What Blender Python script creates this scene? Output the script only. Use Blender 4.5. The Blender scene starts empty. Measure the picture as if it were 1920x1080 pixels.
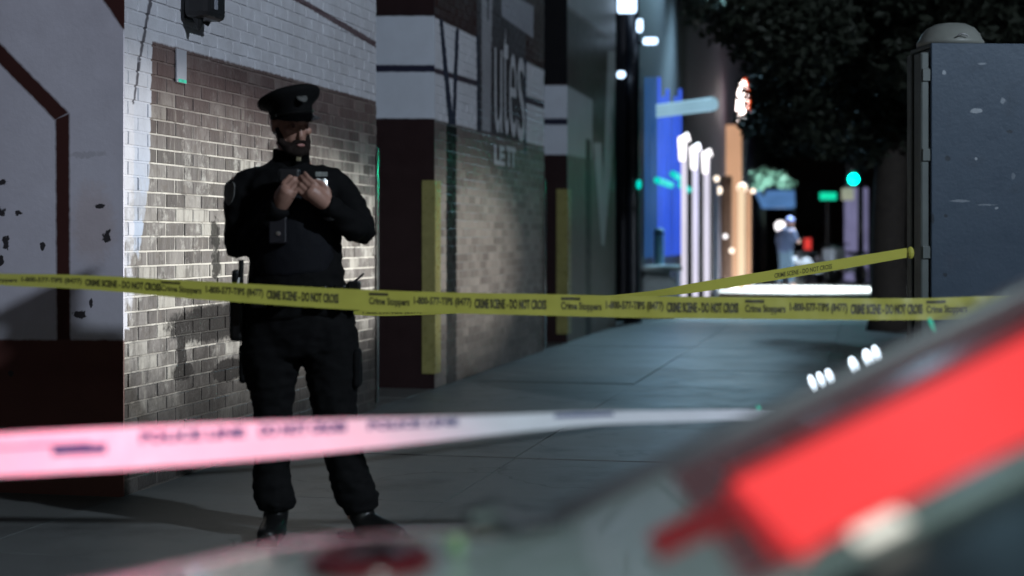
import bpy, bmesh, math, random
from mathutils import Vector, Matrix, noise
R = math.radians
random.seed(7)
scene = bpy.context.scene
COL = scene.collection

# ------------------------------------------------------------------ camera
F, HY, CH = 3000.0, 445.0, 1.22          # focal length in photo pixels, horizon row, camera height
cam_d = bpy.data.cameras.new('camera'); cam = bpy.data.objects.new('camera', cam_d); COL.objects.link(cam)
cam.location = (0, 0, CH); cam.rotation_euler = (R(90), 0, 0)
cam_d.sensor_width = 36; cam_d.lens = 36*F/1920; cam_d.shift_y = -(540-HY)/1920
cam_d.clip_start = 0.05; cam_d.clip_end = 500
cam_d.dof.use_dof = True; cam_d.dof.focus_distance = 8.0; cam_d.dof.aperture_fstop = 1.5
scene.camera = cam
# ------------------------------------------------------------------ world, light, exposure
world = bpy.data.worlds.new('World'); scene.world = world; world.use_nodes = True
wn = world.node_tree; bgn = wn.nodes['Background']
sky = wn.nodes.new('ShaderNodeTexSky'); sky.sky_type = 'NISHITA'; sky.sun_disc = False
sky.sun_elevation = R(25); sky.sun_rotation = R(200)
wn.links.new(sky.outputs[0], bgn.inputs[0]); bgn.inputs[1].default_value = 0.004
scene.view_settings.view_transform = 'Standard'; scene.view_settings.look = 'None'
scene.view_settings.exposure = 0; scene.view_settings.gamma = 1; scene.view_settings.use_curve_mapping = False
scene.cycles.use_denoising = True
scene.cycles.max_bounces = 6; scene.cycles.sample_clamp_indirect = 3

def lamp(kind, name, loc, target, energy, color, size=0.1, angle=60, blend=0.5, scale=None):
    d = bpy.data.lights.new(name, kind); d.energy = energy; d.color = color
    if kind == 'AREA': d.shape = 'DISK'; d.size = size
    else: d.shadow_soft_size = size
    if kind == 'SPOT': d.spot_size = R(angle); d.spot_blend = blend
    o = bpy.data.objects.new(name, d); COL.objects.link(o); o.location = loc
    if target is not None:
        o.rotation_euler = (Vector(target)-Vector(loc)).to_track_quat('-Z', 'Y').to_euler()
    if scale: o.scale = scale
    return o
# street lamp high behind the camera
lamp('SPOT', 'street_lamp_light', (9.0, -2, 8.0), (0.2, 12, 1.4), 5200, (0.74, 0.86, 1.0), 0.25, 70, 0.7)
# headlights of a car standing across the pavement, out of the frame to the right
lamp('SPOT', 'headlight_beam', (6.0, 11.6, 0.75), (-1.65, 8.7, 1.10), 5000, (0.97, 0.98, 0.96), 0.06, 20, 1.0, (3.4, 0.75, 1))
lamp('SPOT', 'headlight_beam', (6.1, 12.9, 0.75), (-0.40, 14.0, 1.0), 1300, (1.0, 0.98, 0.92), 0.06, 20, 1.0, (2.2, 1.0, 1))
# unseen spots added over the near car and tape, red one for emergency light
lamp('SPOT', 'tape_red_fill', (-0.62, 2.2, 1.68), (-0.62, 2.95, 0.80), 105, (1.0, 0.13, 0.26), 0.05, 56, 0.9)
lamp('SPOT', 'car_fill_light', (0.9, -0.4, 2.6), (0.12, 1.85, 0.86), 300, (0.70, 0.97, 0.93), 0.15, 50, 1.0)  # unseen spot added to brighten the bonnet and glass
lamp('SPOT', 'tape_fill_light', (-0.5, 0.4, 2.4), (-0.55, 2.95, 0.80), 15, (0.95, 0.78, 0.92), 0.1, 36, 0.8)
# bright frontage lighting down the street
lamp('SPOT', 'plaza_flood_light', (8.0, 39.5, 7.0), (6.7, 37.8, 0), 30000, (0.85, 0.97, 1.0), 0.3, 46, 0.9)
lamp('SPOT', 'pavement_wash_light', (3.4, 27.5, 6.5), (3.0, 23, 0), 1150, (0.42, 0.74, 0.95), 0.3, 100, 1.0)
lamp('SPOT', 'alley_flood_light', (3.9, 28.5, 6.5), (3.7, 27.5, 0), 5200, (0.45, 0.80, 1.0), 0.3, 78, 1.0)

# ------------------------------------------------------------------ projection helpers (measuring the photo)
def W(px, py, Y): return Vector(((px-960)/F*Y, Y, CH-(py-HY)/F*Y))
DIR = Vector((0.2189, 0.9757, 0)); NIN = Vector((-0.9757, 0.2189, 0)); NOUT = -NIN
PX0 = -3.527                                # wall plane: X = 0.2243*Y + PX0
def facept(Y, z=0, off=0): return Vector((0.22435*Y+PX0, Y, z)) + NOUT*off
def face_sz(px, py):                        # photo pixel -> (Y, z) on the wall plane
    Y = 10581/(1633-px); return Y, CH-(py-HY)/F*Y
def front_sz(px, py, Yc):                   # photo pixel -> (s, z) on the return wall that starts at corner Yc
    c = facept(Yc); a = (px-960)/F; s = (c.x-a*c.y)/(a*NIN.y-NIN.x); t = c.y+NIN.y*s
    return s, CH-(py-HY)/F*t

# ------------------------------------------------------------------ object helpers
def link(o, parent=None):
    COL.objects.link(o)
    if parent is not None: o.parent = parent
    return o
def obj(name, bm, m=None, parent=None, smooth=False):
    me = bpy.data.meshes.new(name)
    if isinstance(bm, bmesh.types.BMesh): bm.normal_update(); bm.to_mesh(me); bm.free()
    else: me.from_pydata(bm[0], [], bm[1])
    if m: me.materials.append(m)
    if smooth:
        for p in me.polygons: p.use_smooth = True
    o = bpy.data.objects.new(name, me)
    link(o, parent)
    if parent is not None: o.matrix_parent_inverse = PINV.get(parent.name, Matrix()).copy()
    return o
PINV = {}
def tag(o, label=None, cat=None, group=None, kind=None):
    if label: o['label'] = label
    if cat: o['category'] = cat
    if group: o['group'] = group
    if kind: o['kind'] = kind
    return o
def thing(name, loc, label, cat, group=None):
    o = bpy.data.objects.new(name, None); COL.objects.link(o); o.location = loc; o.empty_display_size = 0.1
    PINV[o.name] = Matrix.Translation(Vector(loc)).inverted()
    return tag(o, label, cat, group)
def copy_tree(o, parent=None):
    c = o.copy(); COL.objects.link(c)
    if parent is not None: c.parent = parent; c.matrix_parent_inverse = o.matrix_parent_inverse.copy()
    for ch in list(o.children): copy_tree(ch, c)
    return c
def add_box(bm, mn, mx, M=None):
    vs = [bm.verts.new((x, y, z)) for z in (mn[2], mx[2]) for y in (mn[1], mx[1]) for x in (mn[0], mx[0])]
    for f in ((0,2,3,1),(4,5,7,6),(0,1,5,4),(2,6,7,3),(0,4,6,2),(1,3,7,5)): bm.faces.new([vs[i] for i in f])
    if M is not None:
        for v in vs: v.co = M @ v.co
    return vs
def box(mn, mx, bevel=0.0, M=None, seg=2):
    bm = bmesh.new(); add_box(bm, mn, mx)
    if bevel: bmesh.ops.bevel(bm, geom=bm.edges[:], offset=bevel, segments=seg, affect='EDGES', profile=0.5)
    if M is not None: bmesh.ops.transform(bm, matrix=M, verts=bm.verts)
    return bm
def frames(pts):
    pts = [Vector(p) for p in pts]; out = []; ref = None
    for i, p in enumerate(pts):
        t = (pts[min(i+1, len(pts)-1)]-pts[max(i-1, 0)]).normalized()
        if ref is None:
            ref = Vector((1, 0, 0)) if abs(t.x) < 0.8 else Vector((0, 1, 0))
        u = (ref-t*ref.dot(t)).normalized(); v = t.cross(u); ref = u
        out.append((p, u, v))
    return out
def add_loft(bm, pts, radii, n=16, cap=True):
    rings = []
    for (p, u, v), r in zip(frames(pts), radii):
        ru, rv = r if isinstance(r, tuple) else (r, r)
        rings.append([bm.verts.new(p+u*ru*math.cos(2*math.pi*k/n)+v*rv*math.sin(2*math.pi*k/n)) for k in range(n)])
    for a, b in zip(rings, rings[1:]):
        for k in range(n): bm.faces.new((a[k], a[(k+1) % n], b[(k+1) % n], b[k]))
    if cap:
        bm.faces.new(rings[0][::-1]); bm.faces.new(rings[-1])
def loft(pts, radii, n=16):
    bm = bmesh.new(); add_loft(bm, pts, radii, n); return bm
def add_lathe(bm, prof, c=(0, 0, 0), n=24, M=None):
    rings = []
    for r, z in prof:
        ring = [bm.verts.new(Vector((r*math.cos(2*math.pi*k/n), r*math.sin(2*math.pi*k/n), z))) for k in range(n)]
        rings.append(ring)
    for a, b in zip(rings, rings[1:]):
        for k in range(n): bm.faces.new((a[k], a[(k+1) % n], b[(k+1) % n], b[k]))
    bm.faces.new(rings[0][::-1]); bm.faces.new(rings[-1])
    vs = [v for r_ in rings for v in r_]
    for v in vs:
        if M is not None: v.co = M @ v.co
        v.co += Vector(c)
def lathe(prof, c=(0, 0, 0), n=24, M=None):
    bm = bmesh.new(); add_lathe(bm, prof, c, n, M); return bm
def add_ball(bm, c, r, seg=16, M=None):
    rr = r if isinstance(r, tuple) else (r, r, r)
    res = bmesh.ops.create_uvsphere(bm, u_segments=seg, v_segments=max(6, seg//2), radius=1)
    for v in res['verts']:
        q = Vector((v.co.x*rr[0], v.co.y*rr[1], v.co.z*rr[2]))
        if M is not None: q = M @ q
        v.co = q+Vector(c)
def ball(c, r, seg=16, M=None):
    bm = bmesh.new(); add_ball(bm, c, r, seg, M); return bm
def remesh(bm, voxel, smooth=4, factor=0.5):
    me = bpy.data.meshes.new('tmp'); bm.to_mesh(me); bm.free()
    o = bpy.data.objects.new('tmp', me); COL.objects.link(o)
    m = o.modifiers.new('r', 'REMESH'); m.mode = 'VOXEL'; m.voxel_size = voxel
    if smooth:
        s = o.modifiers.new('s', 'SMOOTH'); s.iterations = smooth; s.factor = factor
    dg = bpy.context.evaluated_depsgraph_get(); ev = o.evaluated_get(dg)
    b2 = bmesh.new(); b2.from_mesh(ev.to_mesh()); ev.to_mesh_clear()
    bpy.data.objects.remove(o); bpy.data.meshes.remove(me)
    return b2
def wrinkle(bm, amp, freq, seed=0, stretch=(1, 1, 1)):
    bm.normal_update()
    for v in bm.verts:
        p = Vector((v.co.x*stretch[0], v.co.y*stretch[1], v.co.z*stretch[2]))*freq+Vector((seed, 0, 0))
        a = 1-abs(noise.noise(p))*2; v.co += v.normal*amp*(a*0.6+0.4*noise.noise(p*2.3))
    return bm
_fonts = {}
def text_mesh(s, bold=0.0):
    """flat text mesh, returns verts (x,y in 0..1 box) and faces"""
    c = bpy.data.curves.new('t', 'FONT'); c.body = s; c.size = 1; c.offset = bold; c.resolution_u = 3
    o = bpy.data.objects.new('t', c); COL.objects.link(o)
    dg = bpy.context.evaluated_depsgraph_get(); dg.update(); ev = o.evaluated_get(dg); me = ev.to_mesh()
    vs = [v.co.copy() for v in me.vertices]; fs = [tuple(p.vertices) for p in me.polygons]
    ev.to_mesh_clear(); bpy.data.objects.remove(o); bpy.data.curves.remove(c)
    x0 = min(v.x for v in vs); x1 = max(v.x for v in vs); y0 = min(v.y for v in vs); y1 = max(v.y for v in vs)
    return [((v.x-x0)/(x1-x0), (v.y-y0)/(y1-y0)) for v in vs], fs

# ------------------------------------------------------------------ node expressions
class E:
    def __init__(s, nt, sock): s.nt, s.k = nt, sock
    def _m(s, op, *a, clamp=False):
        n = s.nt.nodes.new('ShaderNodeMath'); n.operation = op; n.use_clamp = clamp
        for i, x in enumerate((s,)+a):
            if isinstance(x, E): s.nt.links.new(x.k, n.inputs[i])
            else: n.inputs[i].default_value = x
        return E(s.nt, n.outputs[0])
    def __add__(s, o): return s._m('ADD', o)
    __radd__ = __add__
    def __mul__(s, o): return s._m('MULTIPLY', o)
    __rmul__ = __mul__
    def __sub__(s, o): return s._m('SUBTRACT', o)
    def floor(s): return s._m('FLOOR')
    def min(s, o): return s._m('MINIMUM', o)
    def max(s, o): return s._m('MAXIMUM', o)
    def pow(s, o): return s._m('POWER', o)
    def sqrt(s): return s._m('SQRT')
    def clamp(s): return s._m('ADD', 0.0, clamp=True)
    def inv(s): return s*-1.0+1.0
def new_mat(name):
    m = bpy.data.materials.new(name); m.use_nodes = True; nt = m.node_tree
    return m, nt, nt.nodes['Principled BSDF']
def nz(nt, vec, scale, detail=3, rough=0.55):
    n = nt.nodes.new('ShaderNodeTexNoise'); n.inputs['Scale'].default_value = scale
    n.inputs['Detail'].default_value = detail; n.inputs['Roughness'].default_value = rough
    if vec is not None: nt.links.new(vec, n.inputs['Vector'])
    return E(nt, n.outputs['Fac'])
def mixc(nt, fac, a, b):
    n = nt.nodes.new('ShaderNodeMix'); n.data_type = 'RGBA'
    if isinstance(fac, E): nt.links.new(fac.k, n.inputs[0])
    else: n.inputs[0].default_value = fac
    for i, x in ((6, a), (7, b)):
        if isinstance(x, tuple): n.inputs[i].default_value = (*x, 1)
        else: nt.links.new(x, n.inputs[i])
    return n.outputs[2]
def geo_pos(nt):
    g = nt.nodes.new('ShaderNodeNewGeometry'); return g.outputs['Position']
def obj_pos(nt):
    g = nt.nodes.new('ShaderNodeTexCoord'); return g.outputs['Object']
def bump(nt, bs, h, strength=0.3, dist=0.01):
    b = nt.nodes.new('ShaderNodeBump'); b.inputs['Strength'].default_value = strength; b.inputs['Distance'].default_value = dist
    nt.links.new(h.k, b.inputs['Height']); nt.links.new(b.outputs[0], bs.inputs['Normal'])
def mat(name, col, rough=0.6, metal=0.0, var=0.25, scale=6, bmp=0.0, bscale=40, coat=0.0, spec=None, alpha=None):
    m, nt, bs = new_mat(name); p = obj_pos(nt)
    n = nz(nt, p, scale, 4)
    c = mixc(nt, n, tuple(x*(1-var) for x in col), tuple(min(1, x*(1+var)) for x in col))
    nt.links.new(c, bs.inputs['Base Color'])
    r = (nz(nt, p, scale*2.3, 3)*0.25+(rough-0.125)).clamp(); nt.links.new(r.k, bs.inputs['Roughness'])
    bs.inputs['Metallic'].default_value = metal; bs.inputs['Coat Weight'].default_value = coat
    if spec is not None: bs.inputs['Specular IOR Level'].default_value = spec
    if bmp: bump(nt, bs, nz(nt, p, bscale, 4), bmp)
    return m
def emit(name, col, strength, var=0.15, scale=4):
    m, nt, bs = new_mat(name); n = nz(nt, obj_pos(nt), scale, 2)
    bs.inputs['Base Color'].default_value = (*[0.12*c for c in col], 1)
    bs.inputs['Emission Color'].default_value = (*col, 1)
    e = n*(2*var*strength)+strength*(1-var); nt.links.new(e.k, bs.inputs['Emission Strength'])
    return m

# ------------------------------------------------------------------ mural shader
class Mural:
    """paint laid out in wall coordinates (s along the wall, z up)"""
    def __init__(s, name, conv, along, rough=0.5):
        s.m, s.nt, s.bs = new_mat(name); s.conv = conv
        nt = s.nt; s.P = geo_pos(nt)
        sep = nt.nodes.new('ShaderNodeSeparateXYZ'); nt.links.new(s.P, sep.inputs[0])
        s.z = E(nt, sep.outputs[2])
        if along is None: s.s = E(nt, sep.outputs[1])
        else:
            c = facept(along); s.s = (E(nt, sep.outputs[0])-c.x)*(1/NIN.x)
        s.wob = (nz(nt, s.P, 22, 4)-0.5)
        s.big = nz(nt, s.P, 1.6, 4, 0.6); s.mid = nz(nt, s.P, 7, 4, 0.65); s.fine = nz(nt, s.P, 45, 3)
        s.c = None; s.soft = 90.0; s.w = 0.022
    def half(s, p1, p2, inside):
        a, b, q = s.conv(*p1), s.conv(*p2), s.conv(*inside)
        nx, ny = (b[1]-a[1]), -(b[0]-a[0]); L = math.hypot(nx, ny); nx /= L; ny /= L
        if (q[0]-a[0])*nx+(q[1]-a[1])*ny < 0: nx, ny = -nx, -ny
        d = (s.s*nx+s.z*ny)-(a[0]*nx+a[1]*ny)
        return ((d+s.wob*s.w)*s.soft+0.5).clamp()
    def poly(s, pts):
        cx = sum(p[0] for p in pts)/len(pts); cy = sum(p[1] for p in pts)/len(pts); out = None
        for i in range(len(pts)):
            h = s.half(pts[i], pts[(i+1) % len(pts)], (cx, cy)); out = h if out is None else out*h
        return out
    def ell(s, px, py, rx, ry, soft=6.0, wob=0.5):
        c = s.conv(px, py); ex = abs(s.conv(px+rx, py)[0]-c[0]); ez = abs(s.conv(px, py+ry)[1]-c[1])
        a = (s.s-c[0])*(1/ex); b = (s.z-c[1])*(1/ez)
        d = (a*a+b*b).sqrt()+s.wob*wob+(s.mid-0.5)*wob+(s.fine-0.5)*wob
        return ((d*-1.0+1.0)*soft+0.5).clamp()
    def paint(s, fac, col): s.c = mixc(s.nt, fac, s.c, col)
    def done(s, rough, bmp=0.25, scale=60, dirt=0.35, rvar=0.3, spec=0.16):
        nt = s.nt; s.bs.inputs['Specular IOR Level'].default_value = spec
        g = (s.big*0.6+s.mid*0.4-0.32)*2.2; g = g.clamp()
        n = nt.nodes.new('ShaderNodeMix'); n.data_type = 'RGBA'; n.blend_type = 'MULTIPLY'; n.inputs[0].default_value = dirt
        nt.links.new(s.c, n.inputs[6]); nt.links.new(mixc(nt, g, (0.35, 0.32, 0.30), (1, 1, 1)), n.inputs[7])
        nt.links.new(n.outputs[2], s.bs.inputs['Base Color'])
        r = (s.mid*rvar+(rough-rvar/2)).clamp(); nt.links.new(r.k, s.bs.inputs['Roughness'])
        bump(nt, s.bs, s.fine*0.5+s.mid, bmp, 0.006)
        return s.m
COURSE, BLEN = 0.072, 0.213
def brick_random(mu):
    row = (mu.z*(1/COURSE)).floor()
    half = row-(row*0.5).floor()*2.0
    ix = ((mu.s*1.0249*(1/BLEN))+half*0.5).floor()
    cmb = mu.nt.nodes.new('ShaderNodeCombineXYZ'); mu.nt.links.new(ix.k, cmb.inputs[0]); mu.nt.links.new(row.k, cmb.inputs[1])
    wnz = mu.nt.nodes.new('ShaderNodeTexWhiteNoise'); wnz.noise_dimensions = '3D'; mu.nt.links.new(cmb.outputs[0], wnz.inputs['Vector'])
    return E(mu.nt, wnz.outputs['Value'])
WHITE, MAROON, DARKRED, NAVY = (0.70, 0.70, 0.75), (0.065, 0.024, 0.022), (0.13, 0.052, 0.045), (0.03, 0.035, 0.06)

def near_mural(mortar):
    mu = Mural('near_wall_mortar' if mortar else 'near_wall_painted_brick', face_sz, None)
    rnd = brick_random(mu)
    if mortar: mu.c = mixc(mu.nt, mu.mid, (0.62, 0.58, 0.51), (0.82, 0.78, 0.70)); mu.paint(((mu.big-0.50)*9.0).clamp()*0.7, (0.20, 0.18, 0.16)); mu.paint(((mu.mid-0.56)*12.0).clamp()*0.7, (0.12, 0.11, 0.10))
    else:
        mu.c = mixc(mu.nt, rnd, (0.14, 0.125, 0.118), (0.33, 0.305, 0.285))
        grime = ((mu.mid+mu.wob*0.8-0.5)*5.0).clamp(); mu.paint(grime*0.55, (0.16, 0.135, 0.115))
        pale = ((rnd-0.80)*9.0).clamp(); mu.paint(pale*0.7, (0.55, 0.52, 0.46))
        st = mu.nt.nodes.new('ShaderNodeMapping'); st.inputs['Scale'].default_value = (9, 9, 1.1); mu.nt.links.new(mu.P, st.inputs[0])
        sk = nz(mu.nt, st.outputs[0], 2.2, 5, 0.7)
        mu.paint(((sk-0.50)*7.0).clamp()*0.6, (0.085, 0.075, 0.068)); mu.paint(((sk*-1.0+0.42)*8.0).clamp()*0.6, (0.60, 0.57, 0.50))
        hz = nz(mu.nt, mu.P, 6.5, 5, 0.75); mu.paint(((hz-0.55)*9.0).clamp()*0.55, (0.62, 0.60, 0.55)); blot = nz(mu.nt, mu.P, 3.3, 5, 0.7); mu.paint(((blot-0.56)*9.0).clamp()*0.65, (0.07, 0.062, 0.055))
    # upper brown wash
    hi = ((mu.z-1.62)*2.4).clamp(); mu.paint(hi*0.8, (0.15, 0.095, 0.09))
    # white fields: band above the sloping line, and the leaning white leg on the left
    up = mu.half((313, 85), (705, 190), (500, 20))
    leg = mu.half((311, 85), (279, 330), (235, 200)); leg2 = mu.half((279, 330), (274, 610), (235, 450))
    low = mu.half((228, 618), (300, 612), (250, 300))
    lg = leg*leg2*low
    white = up.max(lg)
    chip = ((mu.mid-0.44)*7.0).clamp()*((mu.z*-1.0+1.75)*1.6).clamp()*((rnd-0.30)*6.0).clamp()
    mu.paint(white*(chip.inv()), WHITE)
    blue = lg*leg2*mu.half((250, 200), (249, 610), (270, 400))*((mu.z*-1.0+2.0)*1.5).clamp()
    mu.paint(blue*0.55*chip.inv(), (0.30, 0.42, 0.60))
    # thin dark lines
    mu.paint(mu.poly([(277, 0), (284, 0), (262, 115), (257, 115)]).max(mu.poly([(257, 115), (262, 115), (250, 195), (247, 195)]))*0.85, (0.05, 0.04, 0.05))
    mu.paint(mu.poly([(540, -6), (560, -6), (704, 78), (704, 90)])*0.9, (0.10, 0.045, 0.05))
    lowg = ((mu.z*-1.0+0.72)*3.0+(mu.mid-0.5)*2.0).clamp(); mu.paint(lowg*0.88, (0.062, 0.056, 0.052))  # foot of the wall darkened in colour for the shadow falling there
    # cast shadow near the ground, painted into the brick colour
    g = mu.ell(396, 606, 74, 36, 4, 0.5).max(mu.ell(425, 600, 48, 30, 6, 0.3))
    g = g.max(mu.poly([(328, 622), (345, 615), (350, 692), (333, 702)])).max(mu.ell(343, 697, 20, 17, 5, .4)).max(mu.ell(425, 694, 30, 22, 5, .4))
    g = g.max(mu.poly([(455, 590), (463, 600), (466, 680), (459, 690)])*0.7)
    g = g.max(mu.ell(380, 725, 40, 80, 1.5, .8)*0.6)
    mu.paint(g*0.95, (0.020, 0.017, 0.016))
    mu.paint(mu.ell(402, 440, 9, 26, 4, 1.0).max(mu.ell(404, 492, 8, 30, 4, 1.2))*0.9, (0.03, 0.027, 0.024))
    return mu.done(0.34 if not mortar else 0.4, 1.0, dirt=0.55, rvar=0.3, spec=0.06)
def mid_mural(mortar):
    mu = Mural('middle_wall_mortar' if mortar else 'middle_wall_painted_brick', face_sz, None)
    rnd = brick_random(mu)
    if mortar: mu.c = mixc(mu.nt, mu.mid, (0.25, 0.23, 0.21), (0.36, 0.34, 0.31))
    else:
        mu.c = mixc(mu.nt, rnd, (0.20, 0.17, 0.155), (0.36, 0.32, 0.29))
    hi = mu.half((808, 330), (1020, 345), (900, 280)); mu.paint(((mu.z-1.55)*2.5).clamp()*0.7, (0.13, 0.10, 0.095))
    mu.soft = 60
    band = mu.half((808, 222), (1020, 275), (900, 150))
    top = mu.half((808, 30), (1020, 133), (900, 150))
    mu.paint(band, WHITE)
    mu.paint(mu.half((808, 125), (1020, 190), (900, 270))*mu.half((808, 135), (1020, 204), (900, 20)), (0.06, 0.04, 0.055))
    mu.paint(mu.half((808, 30), (1020, 133), (900, 0)), (0.05, 0.024, 0.022))
    # dark lettering ground, stem, block
    mu.paint(mu.poly([(893, -10), (985, -10), (985, 285), (893, 262)])*mu.half((808, 224), (1020, 277), (900, 150)), (0.075, 0.068, 0.075))
    mu.paint(mu.poly([(902, -10), (922, -10), (919, 248), (903, 244)]), (0.36, 0.36, 0.39))
    mu.paint(mu.poly([(912, -10), (917, -10), (915, 40), (913, 40)]), (0.10, 0.10, 0.12))
    mu.paint(mu.poly([(940, -20), (1000, 12), (999, 72), (940, 30)]), (0.36, 0.37, 0.42))
    # white V with dark outline
    mu.paint(mu.poly([(822, 34), (829, 36), (850, 232), (840, 236)]), NAVY)
    mu.paint(mu.poly([(853, 52), (860, 55), (853, 236), (847, 232)]), NAVY)
    mu.paint(mu.poly([(892, 66), (897, 68), (899, 246), (895, 244)]), NAVY)
    # dark painted stripe from the tip of the V to the ground
    mu.paint(mu.poly([(836, 233), (855, 238), (855, 760), (836, 760)]), (0.012, 0.011, 0.012))
    mu.paint(mu.poly([(982, 112), (986, 112), (986, 290), (982, 290)]), NAVY)
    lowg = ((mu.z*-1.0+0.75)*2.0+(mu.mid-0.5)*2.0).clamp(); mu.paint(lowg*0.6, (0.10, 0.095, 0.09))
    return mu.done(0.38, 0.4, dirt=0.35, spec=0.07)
def far_mural():
    mu = Mural('far_wall_paint', face_sz, None); mu.soft = 30
    mu.c = mixc(mu.nt, brick_random(mu), (0.16, 0.14, 0.13), (0.24, 0.22, 0.20))
    mu.paint(mu.half((1062, 15), (1156, 85), (1100, 200)), (0.085, 0.07, 0.06))
    mu.paint(mu.half((1062, 160), (1156, 212), (1100, 400))*mu.half((1111, 100), (1110.5, 400), (1080, 200)), (0.50, 0.54, 0.55))
    mu.paint(mu.half((1062, 220), (1156, 258), (1100, 100))*mu.half((1062, 229), (1156, 266), (1100, 400))*mu.half((1111, 100), (1110.5, 400), (1080, 200)), NAVY)
    mu.paint(mu.half((1062, 290), (1156, 308), (1100, 400)), (0.17, 0.155, 0.14))
    mu.paint(mu.half((1062, 8), (1156, 78), (1100, 0)), (0.34, 0.35, 0.36))
    mu.paint(mu.poly([(1098, 260), (1108, 262), (1108, 700), (1098, 700)]), (0.03, 0.02, 0.02))
    mu.paint(mu.poly([(1113, 268), (1128, 268), (1133, 460), (1128, 460)]).max(mu.poly([(1140, 95), (1156, 95), (1150, 280), (1133, 460), (1127, 455)])), (0.50, 0.53, 0.53))
    return mu.done(0.4, 0.4)
def front_paint(name, Yc, kind):
    mu = Mural(name, lambda px, py: front_sz(px, py, Yc), Yc); mu.soft = 70; mu.w = 0.012
    if kind == 0:
        mu.c = mixc(mu.nt, mu.big, (0.60, 0.57, 0.66), (0.73, 0.70, 0.78))
        mu.paint(mu.ell(175, 420, 40, 70, 2, .5)*0.35, (0.62, 0.46, 0.42))
        mu.paint(((mu.z*-1.0+0.98)*2.0).clamp()*0.45, (0.36, 0.42, 0.42))
        red = mu.poly([(-80, 40), (-80, 0), (129, 212), (104, 226)]).max(mu.poly([(104, 222), (130, 212), (132, 700), (107, 700)]))
        red = red.max(mu.poly([(170, -10), (240, -10), (240, 70), (228, 52)]))
        mu.paint(red, MAROON)
        mu.paint(mu.half((0, 637), (228, 637), (100, 800)), DARKRED)
        ch = None
        for e in ((4, 341, 8, 5), (3, 398, 9, 9), (33, 399, 8, 6), (10, 455, 6, 11), (80, 461, 4, 6), (188, 387, 13, 5), (200, 442, 7, 11), (150, 590, 13, 6), (170, 569, 3, 8), (2, 490, 4, 8), (20, 700, 5, 5)):
            x = mu.ell(*e, 3, 2.0); ch = x if ch is None else ch.max(x)
        mu.paint(ch, (0.05, 0.045, 0.05))
        mu.paint(mu.ell(168, 290, 32, 6, 2, 1.6)*0.35, (0.3, 0.28, 0.3))
        return mu.done(0.5, 0.25, dirt=0.28)
    b = {1: (30, 122, 135, 222, 600), 2: (160, 222, 234, 290, 600)}[kind]; px = 760 if kind == 1 else 1042
    cx = lambda y0, y1: mu.half((px-20, y0), (px+20, y0), (px, y1))
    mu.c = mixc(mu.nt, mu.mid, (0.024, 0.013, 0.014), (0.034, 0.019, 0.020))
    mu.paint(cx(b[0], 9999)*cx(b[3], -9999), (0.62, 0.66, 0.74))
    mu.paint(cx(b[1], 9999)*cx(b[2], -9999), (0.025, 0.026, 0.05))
    if kind == 2: mu.paint(cx(b[0]-4, -9999), (0.010, 0.010, 0.012))  # darkness of the recess painted black above the bands
    return mu.done(0.45, 0.2, dirt=0.25)

# ------------------------------------------------------------------ ground
M_road = mat('asphalt', (0.045, 0.047, 0.05), 0.55, var=0.3, scale=3, bmp=0.4, bscale=90)
def slab_material():
    m, nt, bs = new_mat('concrete_pavement'); P = geo_pos(nt)
    oi = nt.nodes.new('ShaderNodeObjectInfo'); rnd = E(nt, oi.outputs['Random'])
    big = nz(nt, P, 0.8, 5, 0.6); mid = nz(nt, P, 5, 4, 0.6); fine = nz(nt, P, 70, 3)
    v = (big*0.5+mid*0.35+rnd*0.18)
    c = mixc(nt, v.clamp(), (0.055, 0.058, 0.055), (0.155, 0.16, 0.155))
    gum = nt.nodes.new('ShaderNodeTexVoronoi'); gum.inputs['Scale'].default_value = 2.6; nt.links.new(P, gum.inputs['Vector'])
    gs = ((E(nt, gum.outputs['Distance'])*-1.0+0.055)*60.0).clamp()
    c = mixc(nt, gs*0.8, c, (0.03, 0.03, 0.03))
    cr = nt.nodes.new('ShaderNodeTexVoronoi'); cr.feature = 'DISTANCE_TO_EDGE'; cr.inputs['Scale'].default_value = 0.55
    wv = nt.nodes.new('ShaderNodeVectorMath'); wv.operation = 'ADD'; nt.links.new(P, wv.inputs[0])
    wn_ = nt.nodes.new('ShaderNodeTexNoise'); wn_.inputs['Scale'].default_value = 2.5; nt.links.new(P, wn_.inputs['Vector']); nt.links.new(wn_.outputs['Color'], wv.inputs[1]); nt.links.new(wv.outputs[0], cr.inputs['Vector'])
    ck = ((E(nt, cr.outputs['Distance'])*-1.0+0.009)*300.0).clamp()*((big-0.47)*12.0).clamp()
    c = mixc(nt, ck*0.5, c, (0.015, 0.015, 0.014))
    stain = nz(nt, P, 1.7, 5, 0.65); c = mixc(nt, ((stain-0.55)*7.0).clamp()*0.6, c, (0.035, 0.035, 0.034))
    nt.links.new(c, bs.inputs['Base Color'])
    r = (big*0.35+mid*0.2+0.22).clamp(); nt.links.new(r.k, bs.inputs['Roughness'])
    bump(nt, bs, fine*0.6+mid, 0.25, 0.004)
    return m
M_slab = slab_material()
bm = bmesh.new(); add_box(bm, (-60, -20, -0.6), (90, 220, -0.15))
tag(obj('street', bm, M_road), kind='structure')
pav = bmesh.new(); SW = 6.2
def quad_prism(bm, pts, z0, z1):
    a = [bm.verts.new((p.x, p.y, z0)) for p in pts]; b = [bm.verts.new((p.x, p.y, z1)) for p in pts]; n = len(pts)
    bm.faces.new(a[::-1]); bm.faces.new(b)
    for i in range(n): bm.faces.new((a[i], a[(i+1) % n], b[(i+1) % n], b[i]))
quad_prism(pav, [facept(-8, 0, 10), facept(110, 0, 10), facept(110, 0, -6), facept(-8, 0, -6)], -0.2, -0.012)
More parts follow.
